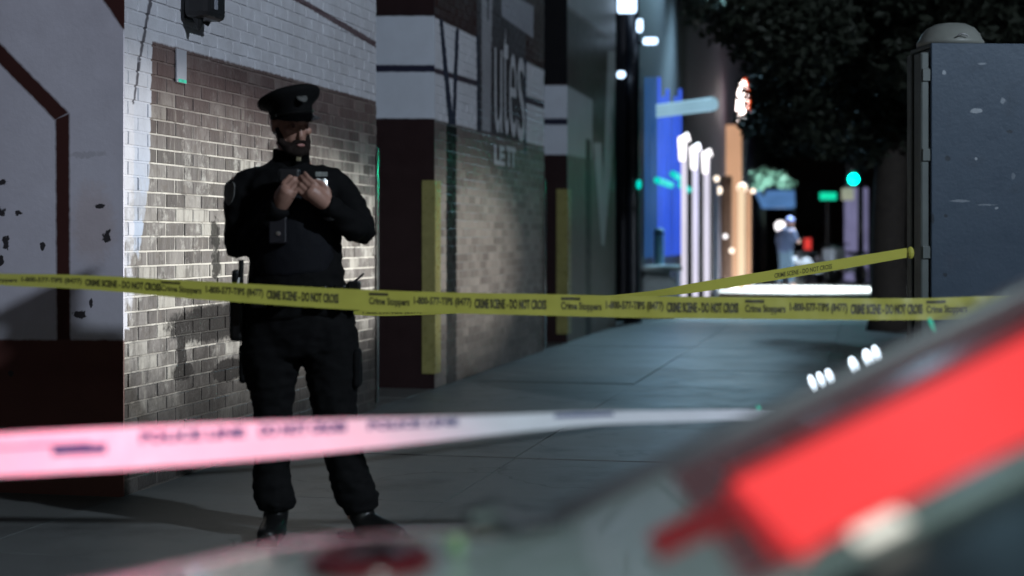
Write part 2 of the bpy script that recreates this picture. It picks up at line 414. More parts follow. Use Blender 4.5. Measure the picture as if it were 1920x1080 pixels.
sidewalk = tag(obj('pavement', pav, mat('pavement_bed', (0.11, 0.11, 0.107), 0.9)), kind='structure')
sl = None; S = 1.52
sb = box((-S/2+0.0016, -S/2+0.0016, -0.05), (S/2-0.0016, S/2-0.0016, 0.0), 0.0025, seg=1)
sl_me = bpy.data.meshes.new('paving_slab'); sb.to_mesh(sl_me); sb.free(); sl_me.materials.append(M_slab)
ang = math.atan2(DIR.y, DIR.x)-math.pi/2
far = bmesh.new()
for i in range(-3, 40):
    for j in range(-1, 6):
        c = facept(4.0+i*S*0.9757)+NOUT*(S*(j+0.5))
        if c.y < 28:
            o = bpy.data.objects.new('paving_slab', sl_me); link(o, sidewalk)
            o.location = (c.x, c.y, random.uniform(-0.003, 0.002)); o.rotation_euler = (random.uniform(-.002, .002), random.uniform(-.002, .002), ang)
        else:
            add_box(far, (-S/2+.006, -S/2+.006, -0.05), (S/2-.006, S/2-.006, random.uniform(-0.003, 0.002)), Matrix.Translation(c) @ Matrix.Rotation(ang, 4, 'Z'))
o = obj('paving_slab', far, mat('lit_plaza_paving', (0.42, 0.42, 0.41), 0.6, var=.25, scale=1.5), sidewalk); o['kind'] = 'stuff'  # pale colour carries the bright light on the far pavement
kb = bmesh.new(); quad_prism(kb, [facept(-8, 0, 10.18), facept(110, 0, 10.18), facept(110, 0, 10.003), facept(-8, 0, 10.003)], -0.2, 0.004)
tag(obj('kerb', kb, mat('kerb_stone', (0.16, 0.16, 0.155), 0.7)), kind='structure')

# ------------------------------------------------------------------ painted building: three wall piers with recesses
H = 7.0
M_steel_guard = mat('worn_galvanised_steel', (0.42, 0.43, 0.43), 0.22, 0.9, var=0.2, scale=12)
M_yellow = mat('worn_yellow_paint', (0.25, 0.23, 0.085), 0.3, var=0.35, scale=9, bmp=0.2)
M_pole = mat('dark_pole_paint', (.012, .014, .02), .35)
M_black = mat('black_plastic', (0.015, 0.015, 0.017), 0.4)
def brick_mesh(m):
    # front face looks along +Y of the local frame, x along the wall
    L, h, d, c = 0.2025, 0.0635, 0.0042, 0.003; bm = bmesh.new()
    vs = [bm.verts.new(p) for p in ((-L/2, -0.004, -h/2), (L/2, -0.004, -h/2), (L/2, -0.004, h/2), (-L/2, -0.004, h/2),
          (-L/2, d-c, -h/2), (L/2, d-c, -h/2), (L/2, d-c, h/2), (-L/2, d-c, h/2),
          (-L/2+c, d, -h/2+c), (L/2-c, d, -h/2+c), (L/2-c, d, h/2-c), (-L/2+c, d, h/2-c))]
    for a, b in ((0, 4), (4, 8)):
        for k in range(4): bm.faces.new((vs[a+k], vs[a+(k+1) % 4], vs[b+(k+1) % 4], vs[b+k]))
    bm.faces.new(vs[8:12]); bmesh.ops.recalc_face_normals(bm, faces=bm.faces)
    f = bm.faces[:][-1]
    if f.normal.y < 0: bmesh.ops.reverse_faces(bm, faces=bm.faces)
    me = bpy.data.meshes.new('brick'); bm.to_mesh(me); bm.free(); me.materials.append(m); return me
def pier(Y0, Y1, label, m_core, m_front, m_brick, zmax, deep=3.0):
    c = facept(Y0); root = thing('painted_wall', c, label, 'wall', 'painted wall piers of the mural building')
    bm = bmesh.new(); quad_prism(bm, [facept(Y0+.012), facept(Y1), facept(Y1)+NIN*deep, facept(Y0+.012)+NIN*deep], -0.05, H)
    obj('mortar_wall', bm, m_core, root)
    bm = bmesh.new(); quad_prism(bm, [facept(Y0)+NOUT*0.009, facept(Y0+.0118)+NOUT*0.009, facept(Y0+.0118)+NIN*deep, facept(Y0)+NIN*deep], -0.05, H)
    obj('return_face', bm, m_front, root)
    if m_brick is None: return root
    me = brick_mesh(m_brick); wall_ang = math.atan2(DIR.y, DIR.x)
    basis = Matrix((( -DIR.x, NOUT.x, 0), (-DIR.y, NOUT.y, 0), (0, 0, 1))).to_4x4()
    cells = []; L0 = (Y0+.014)*1.0249; L1 = Y1*1.0249
    for row in range(0, int(zmax/COURSE)):
        off = 0.5*(row % 2); k = int(L0/BLEN+off)
        while (k-off)*BLEN < L1:
            a = max((k-off)*BLEN, L0); b = min((k-off+1)*BLEN, L1); k += 1
            if b-a < 0.03: continue
            cells.append(((a+b)/2, (row+0.5)*COURSE, (b-a)/BLEN))
    def vis(cc):
        Y = cc[0]/1.0249; y = HY-(cc[1]-CH)/Y*F; return -40 < y < 1100
    cells.sort(key=lambda cc: (not vis(cc), cc[0]))
    stuff = bmesh.new(); base = [v.co.copy() for v in me.vertices]; fs = [tuple(p.vertices) for p in me.polygons]
    for i, (l, z, sc) in enumerate(cells):
        Y = l/1.0249; loc = facept(Y, z, random.uniform(-0.0015, 0.002))
        M = Matrix.Translation(loc) @ basis @ Matrix.Rotation(random.uniform(-.012, .012), 4, 'Z') @ Matrix.Rotation(random.uniform(-.010, .010), 4, 'Y') @ Matrix.Rotation(random.uniform(-.015, .015), 4, 'X') @ Matrix.Diagonal((sc*1.0-(0.0 if sc > .98 else .02), 1, 1, 1))
        if i < 300:
            o = bpy.data.objects.new('brick', me); link(o, root); o.matrix_parent_inverse = PINV[root.name].copy(); o.matrix_basis = M
        else:
            vs = [stuff.verts.new(M @ v) for v in base]
            for f in fs: stuff.faces.new([vs[j] for j in f])
    o = obj('brick', stuff, m_brick, root); o['kind'] = 'stuff'
    return root
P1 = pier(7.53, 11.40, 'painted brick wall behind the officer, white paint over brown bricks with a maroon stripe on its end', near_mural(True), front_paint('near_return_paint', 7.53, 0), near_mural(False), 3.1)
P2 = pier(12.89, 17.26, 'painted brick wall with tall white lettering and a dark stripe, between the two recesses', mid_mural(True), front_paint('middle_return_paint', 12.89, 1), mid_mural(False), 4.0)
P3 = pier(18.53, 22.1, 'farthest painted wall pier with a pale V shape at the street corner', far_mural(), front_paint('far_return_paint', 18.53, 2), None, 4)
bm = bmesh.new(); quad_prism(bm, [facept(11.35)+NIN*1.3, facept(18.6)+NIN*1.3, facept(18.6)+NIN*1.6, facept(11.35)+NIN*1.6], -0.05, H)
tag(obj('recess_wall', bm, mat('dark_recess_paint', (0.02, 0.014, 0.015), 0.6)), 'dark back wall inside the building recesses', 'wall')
# corner guards
def guard(root, Yc, z0, z1, w, m, far_edge=False):
    bm = bmesh.new(); t = 0.006
    A = facept(Yc)+NOUT*0.009
    if far_edge:
        quad_prism(bm, [A+DIR*(-w)+NOUT*.006, A+DIR*.008+NOUT*.006, A+DIR*.008+NOUT*(.006+t), A+DIR*(-w)+NOUT*(.006+t)], z0, z1)
        quad_prism(bm, [A+DIR*.008+NOUT*.006, A+DIR*.002+NOUT*.006, A+DIR*.002+NIN*w, A+DIR*.008+NIN*w], z0, z1)
    else:
        quad_prism(bm, [A-DIR*.003+NOUT*.003, A-DIR*.010+NOUT*.003, A-DIR*.010+NIN*w, A-DIR*.003+NIN*w], z0, z1)
        quad_prism(bm, [A-DIR*.010+NOUT*.0035, A+DIR*w*1.6+NOUT*.0035, A+DIR*w*1.6+NOUT*.011, A-DIR*.010+NOUT*.011], z0, z1)
    return obj('corner_guard', bm, m, root)
guard(P2, 12.89, 0.12, 1.68, 0.10, M_yellow)
guard(P3, 18.53, 0.10, 1.78, 0.125, M_yellow)
guard(P1, 11.40, 0.04, 1.85, 0.035, M_steel_guard, True)
guard(P2, 17.26, 0.04, 1.85, 0.05, M_steel_guard, True)
# lettering on the middle wall
def wall_text(root, s, pa, pb, ztop, zbot, m, bold=0.03):
    ya, yb = 10581/(1633-pa), 10581/(1633-pb)
    vs, fs = text_mesh(s, bold); out = []
    for x, y in vs: out.append(facept(ya+(yb-ya)*x, zbot+(ztop-zbot)*y, 0.0125))
    return obj('lettering', ([tuple(v) for v in out], fs), m, root)
M_letter = mat('pale_letter_paint', (0.55, 0.55, 0.58), 0.5, var=0.3, scale=10)
for ch, a_, b_, y0, y1 in (('u', 925, 939, 92, 250), ('t', 941, 951, 50, 253), ('e', 953, 966, 100, 258), ('s', 968, 982, 108, 266)):
    Ym = 10581/(1633-(a_+b_)/2); wall_text(P2, ch, a_, b_, CH+(445-y0)/F*Ym, CH+(445-y1)/F*Ym, M_letter, -0.005)
wall_text(P2, 'LE', 924, 944, CH+(445-272)/F*15.1, CH+(445-310)/F*15.1, M_letter, 0.05)
wall_text(P2, 'TT', 947, 965, CH+(445-275)/F*15.6, CH+(445-313)/F*15.6, M_letter, 0.05)
# black wall fixture and little plate on the near wall
Yf = 10581/(1633-350)
wl = thing('wall_light', facept(Yf, 2.4), 'black wall light fixture hanging from the white band above the officer', 'wall light')
Mw = Matrix((( DIR.x, NOUT.x, 0), (DIR.y, NOUT.y, 0), (0, 0, 1))).to_4x4()
def onwall(px, z, off=0.0): return Matrix.Translation(facept(10581/(1633-px), z, off)) @ Mw
zt = lambda px, py: face_sz(px, py)[1]
obj('backplate', box((-.09, .008, zt(350, 40)), (.09, .03, zt(350, -120)), .005, Matrix.Translation(facept(Yf)) @ Mw), M_black, wl)
obj('housing', box((-.115, .03, zt(350, 38)), (.125, .17, zt(350, -60)), .03, Matrix.Translation(facept(Yf)) @ Mw), M_black, wl)
obj('lens', box((-.05, .1705, zt(350, 22)), (-.01, .178, zt(350, -30)), .003, Matrix.Translation(facept(Yf)) @ Mw), mat('dusty_lens', (0.25, 0.26, 0.3), 0.3), wl)
obj('drip_hook', loft([facept(Yf-.06, zt(350, 36), .09), facept(Yf-.05, zt(350, 50), .09), facept(Yf-.045, zt(350, 60), .088)], [.03, .018, .006], 8), M_black, wl)
obj('conduit', loft([facept(Yf+.09, zt(350, 42), .06), facept(Yf+.10, zt(350, 22), .09), facept(Yf+.085, zt(350, -60), .09)], [.022, .022, .022], 8), M_black, wl)
pl = thing('wall_plate', facept(10581/(1633-334), zt(334, 125)), 'small white vertical plate with a green glint at its foot on the brown brick', 'plate')
M1 = Matrix.Translation(facept(10581/(1633-334))) @ Mw
obj('plate', box((-.055, .009, zt(334, 156)), (.062, .02, zt(334, 93)), .003, M1), mat('grey_white_plate', (0.42, 0.42, 0.46), 0.4), pl)
obj('stripe', box((-.04, .0205, zt(334, 155)), (.05, .024, zt(334, 149)), .001, M1), emit('green_plate_glint', (0.05, 0.75, 0.5), 0.55, 0.5, 30), pl)  # glowing strip imitates a green reflection on the plate

# ------------------------------------------------------------------ tapes
def interp(keys, x):
    if x <= keys[0][0]: i = 0
    elif x >= keys[-1][0]: i = len(keys)-2
    else: i = max(k for k in range(len(keys)-1) if keys[k][0] <= x)
    a, b = keys[i], keys[i+1]; t = (x-a[0])/(b[0]-a[0])
    p0 = keys[max(i-1, 0)]; p3 = keys[min(i+2, len(keys)-1)]; out = []
    for j in range(1, len(a)):
        m0 = (b[j]-p0[j])/(b[0]-p0[0])*(b[0]-a[0]); m1 = (p3[j]-a[j])/(p3[0]-a[0])*(b[0]-a[0])
        out.append((2*t**3-3*t*t+1)*a[j]+(t**3-2*t*t+t)*m0+(-2*t**3+3*t*t)*b[j]+(t**3-t*t)*m1)
    return out
def tape_point(keys, px, v, width, off=0.0, crinkle=0.004):
    top, bot, Y = interp(keys, px)
    h = (bot-top)/F*Y; d = math.sqrt(max(width*width-h*h, 0))
    A = W(px, top, Y+d/2); B = W(px, bot, Y-d/2)
    n = noise.noise(Vector((px*0.02, v*1.5, keys[0][1])))*crinkle+noise.noise(Vector((px*0.07, v*3, 5)))*crinkle*0.4
    return A.lerp(B, v)+Vector((0, -1, 0))*(off-n)
def tape(name, keys, width, m, label, group, step=8, ncross=6):
    xs = []; x = keys[0][0]
    while x <= keys[-1][0]: xs.append(x); x += step
    vs = [tape_point(keys, x, k/ncross, width) for x in xs for k in range(ncross+1)]
    fs = [(i*(ncross+1)+k, i*(ncross+1)+k+1, (i+1)*(ncross+1)+k+1, (i+1)*(ncross+1)+k) for i in range(len(xs)-1) for k in range(ncross)]
    vs2 = [v+Vector((0, 0.0004, 0)) for v in vs]; n = len(vs)
    o = obj(name, ([tuple(v) for v in vs+vs2], fs+[tuple(n+i for i in f[::-1]) for f in fs]), m, None, True)
    return tag(o, label, 'barrier tape', group)
def tape_text(root, keys, width, s, x0, x1, v0, v1, m, bold=0.02, slant=0.0):
    vs, fs = text_mesh(s, bold); h = v1-v0
    out = [tuple(tape_point(keys, x0+(x1-x0)*x+slant*(1-y), v1-h*y, width, 0.0012)) for x, y in vs]
    return obj('printed_text', (out, fs), m, root)
def tape_bar(root, keys, width, x0, x1, v0, v1, m, name='printed_bar'):
    n = 6; vs = []; fs = []
    for i in range(n+1):
        x = x0+(x1-x0)*i/n
        vs += [tuple(tape_point(keys, x, v0, width, 0.0012)), tuple(tape_point(keys, x, v1, width, 0.0012))]
    for i in range(n): fs.append((2*i, 2*i+1, 2*i+3, 2*i+2))
    return obj(name, (vs, fs), m, root)
def tape_mat(name, col, trans=0.25, rough=0.35):
    m, nt, bs = new_mat(name); n = nz(nt, geo_pos(nt), 12, 4)
    c = mixc(nt, n, tuple(x*0.85 for x in col), col); nt.links.new(c, bs.inputs['Base Color'])
    bs.inputs['Roughness'].default_value = rough; bs.inputs['Specular IOR Level'].default_value = 0.4
    return m
M_ytape = tape_mat('yellow_plastic_film', (0.44, 0.42, 0.075)); M_yink = mat('dark_tape_ink', (0.05, 0.045, 0.012), 0.5)
K1 = [(-60, 512, 529, 5.8), (0, 513, 535, 5.8), (130, 515, 541, 5.8), (230, 519, 548, 5.8), (300, 523, 555, 5.8), (450, 531, 567, 5.8), (680, 543, 582, 5.8), (870, 549, 588, 5.8), (1000, 551, 591, 5.8), (1200, 555, 596, 5.8), (1400, 557, 598, 5.8), (1720, 559, 600, 5.8), (1860, 554, 594, 5.8), (2100, 540, 580, 5.8)]
T1 = tape('crime_scene_tape', K1, 0.083, M_ytape, 'level yellow crime scene tape with dark print crossing the officer\'s waist', 'yellow crime scene tapes')
for a in (-50, 300, 690, 1050, 1395, 1735):
    k = 1.0 if a > 0 else 1.05
    tape_bar(T1, K1, .083, a+2, a+38*k, 0.12, 0.26, M_yink)
    tape_text(T1, K1, .083, 'Crime Stoppers', a+2, a+78*k, 0.34, 0.80, M_yink, 0.03)
    if a < 1700:
        tape_text(T1, K1, .083, '1-800-577-TIPS (8477)', a+86*k, a+194*k, 0.24, 0.72, M_yink, 0.04)
        tape_text(T1, K1, .083, 'CRIME SCENE - DO NOT CROSS', a+200*k, a+335*k, 0.26, 0.74, M_yink, 0.05)
K2 = [(-60, 516, 528, 7.0), (300, 535, 550, 7.0), (600, 566, 583, 7.0), (690, 577, 592, 7.05), (780, 577, 591, 7.15), (870, 573, 587, 7.25), (1000, 566, 580, 7.4), (1130, 555, 568, 7.65), (1230, 544, 556, 7.85), (1300, 531, 549, 8.0), (1450, 506, 526, 8.35), (1600, 481, 501, 8.75), (1706, 464, 482, 9.0)]
T2 = tape('crime_scene_tape', K2, 0.076, M_ytape, 'twisted yellow tape rising to the right, tied to the grey steel box', 'yellow crime scene tapes')
tape_text(T2, K2, .076, 'CRIME SCENE - DO NOT CROSS', 1452, 1560, 0.35, 0.8, M_yink); tape_text(T2, K2, .076, '1-800-577-TIPS (8477)', 680, 790, .55, .85, M_yink)
M_ptape = tape_mat('white_plastic_film', (0.80, 0.78, 0.82)); M_pink = mat('blue_tape_ink', (0.03, 0.04, 0.16), 0.5)
K3 = [(-80, 817, 900, 2.80), (0, 813, 893, 2.85), (230, 801, 880, 2.97), (500, 790, 859, 3.12), (700, 784, 840, 3.26), (900, 779, 818, 3.46), (1100, 772, 798, 3.75), (1300, 769, 790, 4.15), (1460, 766, 784, 4.6)]
T3 = tape('barrier_tape', K3, 0.085, M_ptape, 'white barrier tape with blue print, blurred and lit pink close to the camera', None)
tape_bar(T3, K3, .085, -60, 170, 0.31, 0.37, M_pink); tape_bar(T3, K3, .085, 98, 200, 0.36, 0.60, M_pink)
tape_text(T3, K3, .085, 'POLICE LINE', 262, 460, 0.12, 0.42, M_pink, 0.06); tape_text(T3, K3, .085, 'DO NOT CROSS', 486, 650, 0.08, 0.42, M_pink, 0.06)
tape_bar(T3, K3, .085, 1040, 1150, .1, .35, M_pink); tape_text(T3, K3, .085, 'POLICE LINE', 690, 860, 0.1, 0.4, M_pink, 0.06)

# ------------------------------------------------------------------ the officer
M_skin = mat('skin', (0.34, 0.19, 0.142), 0.5, var=0.15, scale=18)
M_uniform = mat('navy_black_uniform', (0.0034, 0.0034, 0.0038), 0.85, var=0.3, scale=14, bmp=0.35, bscale=300, spec=0.15)
M_vest = mat('navy_vest_cloth', (0.0045, 0.005, 0.0075), 0.8, var=0.3, scale=20, bmp=0.3, bscale=200, spec=0.2)
M_leather = mat('black_leather', (0.006, 0.006, 0.006), 0.4, var=0.3, scale=12, spec=0.3)
M_hair = mat('dark_brown_hair', (0.015, 0.009, 0.007), 0.7, var=0.5, scale=120, bmp=0.8, bscale=250, spec=0.2)
M_silver = mat('silver_metal', (0.55, 0.55, 0.52), 0.3, 0.9)
M_patch = mat('embroidered_patch', (0.16, 0.16, 0.15), 0.8, var=0.6, scale=90)
OX, OY = (565-960)/F*6.5, 6.5
officer_M = Matrix.Translation((OX, OY, 0))
HEADM = Matrix.Translation((-0.038, -0.030, 1.680)) @ Matrix.Rotation(R(34), 4, 'Z') @ Matrix.Rotation(R(10), 4, 'X') @ Matrix.Scale(.93, 4)
def head_bm(bm, M, detail=True):
    pts = [(0, .005, -.125), (0, -.005, -.10), (0, -.008, -.07), (0, -.002, -.035), (0, .002, 0), (0, .004, .035), (0, .006, .075), (0, .008, .10), (0, .01, .118)]
    rad = [(.028, .035), (.044, .066), (.057, .083), (.066, .092), (.072, .097), (.075, .099), (.071, .093), (.055, .073), (.02, .03)]
    b = bmesh.new(); add_loft(b, pts, rad, 20)
    add_ball(b, (0, -.085, -.108), (.024, .020, .018)); add_ball(b, (0, -.098, -.052), (.013, .016, .013)); add_loft(b, [(0, -.088, .008), (0, -.100, -.025), (0, -.107, -.048)], [.008, .011, .013], 8)
    add_ball(b, (0, -.088, .022), (.052, .016, .012)); add_ball(b, (0, -.092, -.078), (.026, .012, .007)); add_ball(b, (0, -.090, -.088), (.022, .012, .008))
    for s in (-1, 1):
        add_ball(b, (s*.045, -.074, -.022), (.020, .018, .018)); add_ball(b, (s*.076, .012, -.012), (.010, .022, .032)); add_ball(b, (s*.080, .020, .002), (.008, .014, .016))
        add_ball(b, (s*.055, -.03, -.085), (.018, .035, .022))
    bmesh.ops.transform(b, matrix=M, verts=b.verts); me = bpy.data.meshes.new('h'); b.to_mesh(me); b.free(); bm.from_mesh(me); bpy.data.meshes.remove(me)
def hand_bm(bm, wrist, fwd, palm_n, side, curl=1.0, k=1.0):
    """fwd: wrist to knuckles, palm_n: the way the palm looks, side: +1 if thumb lies along fwd x palm_n"""
    f = Vector(fwd).normalized(); n = Vector(palm_n); n = (n-f*n.dot(f)).normalized(); t = f.cross(n)*side
    w = Vector(wrist); P = lambda a, b, c: w+f*a*k+t*b*k+n*c*k
    add_loft(bm, [P(-.03, 0, 0), P(.0, 0, 0), P(.03, 0, .0), P(.06, 0, 0), P(.088, -.002, 0), P(.10, -.002, .002)], [.027*k]*1+[.027*k, .033*k, .036*k, .034*k, .026*k], 14)
    for i, (b, L, r) in enumerate(((.030, .075, .0095), (.010, .082, .0098), (-.011, .077, .0093), (-.031, .062, .0083))):
        pts = [P(.075, b, 0)]; a = 0.25*curl; pos = (.098, .0)
        pts.append(P(pos[0], b, pos[1])); 
        for seg, da in ((.45, .55), (.32, 1.05), (.25, .8)):
            a += da*curl*(0.9+0.08*i); pos = (pos[0]+math.cos(a)*L*seg, pos[1]+math.sin(a)*L*seg); pts.append(P(pos[0], b*(1-.12*seg), pos[1]))
        add_loft(bm, pts, [r*1.1*k, r*1.1*k, r*k, r*.92*k, r*.7*k], 10)
    add_loft(bm, [P(.015, .022, .004), P(.04, .042, .014), P(.066, .046, .028), P(.085, .036, .040), P(.095, .026, .046)], [.017*k, .014*k, .0115*k, .0105*k, .007*k], 10)
LSH, LEL, LWR = Vector((-.245, .01, 1.445)), Vector((-.262, .035, 1.150)), Vector((-.066, -.175, 1.333))
RSH, REL, RWR = Vector((.150, .02, 1.445)), Vector((.262, -.03, 1.222)), Vector((.128, -.195, 1.345))
off = thing('person', (OX, OY, 0), 'bearded police officer in dark uniform and peaked cap before the brick wall, hands at chest', 'person')
b = bmesh.new()
head_bm(b, HEADM)
add_loft(b, [(-.04, 0, 1.63), (-.042, .0, 1.57), (-.045, .012, 1.50), (-.045, .015, 1.44), (-.04, .015, 1.32), (-.03, .01, 1.18), (-.02, 0, 1.03), (-.01, 0, .9), (0, 0, .84)],
         [.055, .056, (.10, .075), (.165, .10), (.165, .105), (.15, .10), (.15, .10), (.16, .105), (.12, .09)], 18)
for S_, E_, W_ in ((LSH, LEL, LWR), (RSH, REL, RWR)):
    add_loft(b, [S_+Vector((.06 if S_.x < 0 else -.06, 0, -.01)), S_, S_.lerp(E_, .5), E_, E_.lerp(W_, .35), W_], [.045, .046, .038, .024, .028, .026], 14)
hand_bm(b, LWR, (.40, -.35, .70), (.45, .8, .1), 1, 0.72, 1.04)
hand_bm(b, RWR, (-.55, -.30, .52), (-.3, .85, .35), -1, 0.66, 1.04)
for pts, rad in (([(-.09, 0, .9), (-.12, 0, .72), (-.115, -.01, .54), (-.122, .01, .3), (-.115, .02, .08)], [.09, .082, .056, .052, .04]),
                 ([(.09, 0, .9), (.118, 0, .72), (.135, -.01, .54), (.178, .015, .3), (.225, .02, .08)], [.09, .082, .056, .052, .04])):
    add_loft(b, pts, rad, 14)
b = remesh(b, 0.0045, 2); bmesh.ops.transform(b, matrix=officer_M, verts=b.verts)
obj('body', b, M_skin, off, True)
def worn(name, b, m, parent=off, voxel=0.011, sm=4, wr=0.0, fr=9, seed=0, stretch=(1, 1, 1)):
    b = remesh(b, voxel, sm)
    if wr: wrinkle(b, wr, fr, seed, stretch)
    bmesh.ops.transform(b, matrix=officer_M, verts=b.verts)
    return obj(name, b, m, parent, True)
def place(name, b, m, parent=off, smooth=False):
    bmesh.ops.transform(b, matrix=officer_M, verts=b.verts); return obj(name, b, m, parent, smooth)
# jacket
b = bmesh.new()
add_loft(b, [(-.044, .012, 1.535), (-.045, .012, 1.515), (-.046, .015, 1.49), (-.046, .018, 1.45), (-.044, .015, 1.38), (-.036, .008, 1.29), (-.026, 0, 1.20), (-.020, 0, 1.10), (-.016, 0, 1.0), (-.010, 0, .93), (-.008, 0, .895)],
         [(.072, .070), (.098, .085), (.155, .105), (.198, .125), (.205, .140), (.195, .142), (.186, .138), (.186, .138), (.200, .145), (.218, .150), (.215, .148)], 24)
for S_, E_, W_, sx in ((LSH, LEL, LWR, -1), (RSH, REL, RWR, 1)):
    add_loft(b, [S_+Vector((-.11*sx, 0, .012)), S_+Vector((-.035*sx, 0, -.004)), S_+Vector((0, 0, -.035)), S_.lerp(E_, .5), E_.lerp(S_, .06), E_.lerp(W_, .3), E_.lerp(W_, .75), W_.lerp(E_, -.06)], [.060, .064, .069, .061, .056, .058, .050, .042], 18)
worn('jacket', b, M_uniform, wr=0.011, fr=11, seed=3, stretch=(1, 1, 1.6))
# collar
b = bmesh.new(); add_loft(b, [(-.043, .005, 1.50), (-.042, -.002, 1.54), (-.040, -.006, 1.575)], [(.088, .085), (.075, .074), (.074, .075)], 24, cap=False)
bmesh.ops.solidify(b, geom=b.faces[:], thickness=0.006); place('collar', b, M_uniform, smooth=True)
# vest front panel over the jacket
b = bmesh.new(); add_loft(b, [(-.040, -.02, 1.40), (-.036, -.03, 1.33), (-.028, -.032, 1.24), (-.022, -.03, 1.15), (-.018, -.028, 1.07)], [(.13, .12), (.168, .128), (.172, .128), (.170, .125), (.165, .12)], 24)
worn('vest', b, M_vest, wr=0.003, fr=14, seed=8)
# trousers
b = bmesh.new()
add_loft(b, [(-.01, 0, .97), (-.008, 0, .90), (-.004, 0, .83), (0, 0, .74)], [(.195, .135), (.208, .14), (.215, .14), (.19, .12)], 20)
add_loft(b, [(-.11, 0, .92), (-.122, 0, .80), (-.122, 0, .70), (-.117, -.005, .60), (-.113, -.01, .53), (-.118, .0, .40), (-.124, .01, .28), (-.118, .012, .19), (-.104, .012, .145), (-.104, .012, .115)], [.110, .118, .116, .093, .076, .071, .070, .078, .082, .068], 18)
add_loft(b, [(.10, 0, .92), (.115, 0, .80), (.124, 0, .70), (.128, -.005, .60), (.134, -.01, .53), (.158, .0, .40), (.184, .012, .28), (.214, .015, .19), (.238, .015, .145), (.246, .015, .11)], [.108, .114, .108, .096, .088, .078, .078, .083, .078, .066], 18)
worn('trousers', b, M_uniform, wr=0.012, fr=13, seed=21, stretch=(1, 1, 2.2))
for s, c in ((-1, (-.229, .0, .72)), (1, (.228, .01, .70))):
    worn('cargo_pocket', box((c[0]-.014, -.07, c[2]-.09), (c[0]+.014, .07, c[2]+.07), .012), M_uniform, voxel=.012, wr=.004, seed=s)
# boots
b = bmesh.new(); add_loft(b, [(-.104, .02, .16), (-.106, .02, .09), (-.108, .0, .055), (-.112, -.10, .045), (-.115, -.165, .038), (-.116, -.19, .034)], [(.052, .052), (.052, .055), (.050, .055), (.048, .042), (.042, .034), (.022, .022)], 16)
add_box(b, (-.155, -.19, .0), (-.068, .075, .03)); worn('boot', b, M_leather, voxel=.009)
b = bmesh.new(); add_loft(b, [(.243, .015, .16), (.243, .012, .09), (.260, .0, .058), (.33, -.035, .045), (.39, -.065, .036), (.425, -.085, .028)], [(.052, .052), (.054, .054), (.055, .052), (.040, .044), (.032, .038), (.018, .026)], 16)
add_box(b, (-.085, -.045, .0), (.22, .045, .026), Matrix.Translation((.235, .012, 0)) @ Matrix.Rotation(R(-26), 4, 'Z')); worn('boot', b, M_leather, voxel=.009)
# cap
CAPM = HEADM @ Matrix.Translation((0, -.001, .024)) @ Matrix.Rotation(R(-7), 4, 'Y') @ Matrix.Rotation(R(-14), 4, 'X') @ Matrix.Diagonal((1.0, 1.0, .98, 1))
b = bmesh.new()
def capring(r, z, ry=1.15, oct_=0.0, dz=0.0):
    return [Vector((math.cos(2*math.pi*k/32)*r*(1+oct_*math.cos(8*math.pi*k/16)), math.sin(2*math.pi*k/32)*r*ry*(1+oct_*math.cos(8*math.pi*k/16)), z+dz*math.sin(2*math.pi*k/32))) for k in range(32)]
rings = [capring(.088, .0, 1.24), capring(.090, .028, 1.24), capring(.092, .045, 1.22), capring(.116, .060, 1.1, .010, -.014), capring(.133, .076, 1.06, .02, -.024), capring(.139, .090, 1.06, .022, -.028), capring(.130, .100, 1.06, .022, -.032), capring(.075, .110, 1.05, 0, -.02), capring(.01, .111, 1.0)]
vr = [[b.verts.new(CAPM @ p) for p in r_] for r_ in rings]
for a_, c_ in zip(vr, vr[1:]):
    for k in range(32): b.faces.new((a_[k], a_[(k+1) % 32], c_[(k+1) % 32], c_[k]))
b.faces.new(vr[0][::-1]); b.faces.new(vr[-1])
cap = place('cap', b, M_uniform, smooth=True)
b = bmesh.new(); v0 = []; v1 = []
for k in range(17):
    a = math.pi*(1.08+0.84*k/16); co = Vector((math.cos(a)*.088, math.sin(a)*.107, .004)); ext = .066*math.sin((k)/16*math.pi)**.6
    v0.append(b.verts.new(CAPM @ co)); v1.append(b.verts.new(CAPM @ (co+Vector((math.cos(a)*ext*.6, math.sin(a)*ext, -.040*math.sin(k/16*math.pi))))))
for k in range(16): b.faces.new((v0[k], v0[k+1], v1[k+1], v1[k]))
bmesh.ops.solidify(b, geom=b.faces[:], thickness=.003)
place('visor', b, mat('patent_leather', (.006, .006, .007), .18), cap, True)
def shield(M, w, h, t=.004):
    b = bmesh.new(); out = [(-.5, .35), (-.3, .5), (0, .42), (.3, .5), (.5, .35), (.48, -.1), (.3, -.35), (0, -.5), (-.3, -.35), (-.48, -.1)]
    f = [b.verts.new(M @ Vector((x*w, -t, y*h))) for x, y in out]; g = [b.verts.new(M @ Vector((x*w, 0, y*h))) for x, y in out]
    c = b.verts.new(M @ Vector((0, -t*2, 0)))
    for i in range(10):
        b.faces.new((f[i], f[(i+1) % 10], c)); b.faces.new((g[i], g[(i+1) % 10], f[(i+1) % 10], f[i]))
    b.faces.new(g[::-1]); return b
M_capbadge = mat('dull_badge_metal', (0.20, 0.20, 0.19), 0.4, 0.7, var=.6, scale=60)
place('cap_badge', shield(CAPM @ Matrix.Translation((0, -.131, .070)) @ Matrix.Rotation(R(-38), 4, 'X'), .048, .056), M_capbadge, cap)
b = bmesh.new(); add_loft(b, [CAPM @ Vector((math.cos(a)*.090, math.sin(a)*.113, .014)) for a in [math.pi*(1.06+.88*k/12) for k in range(13)]], [.0045]*13, 6); place('chin_strap', b, M_leather, cap)
for s in (-1, 1): place('strap_button', ball(CAPM @ Vector((s*.0835, -.034, .014)), .006, 8), M_silver, cap)
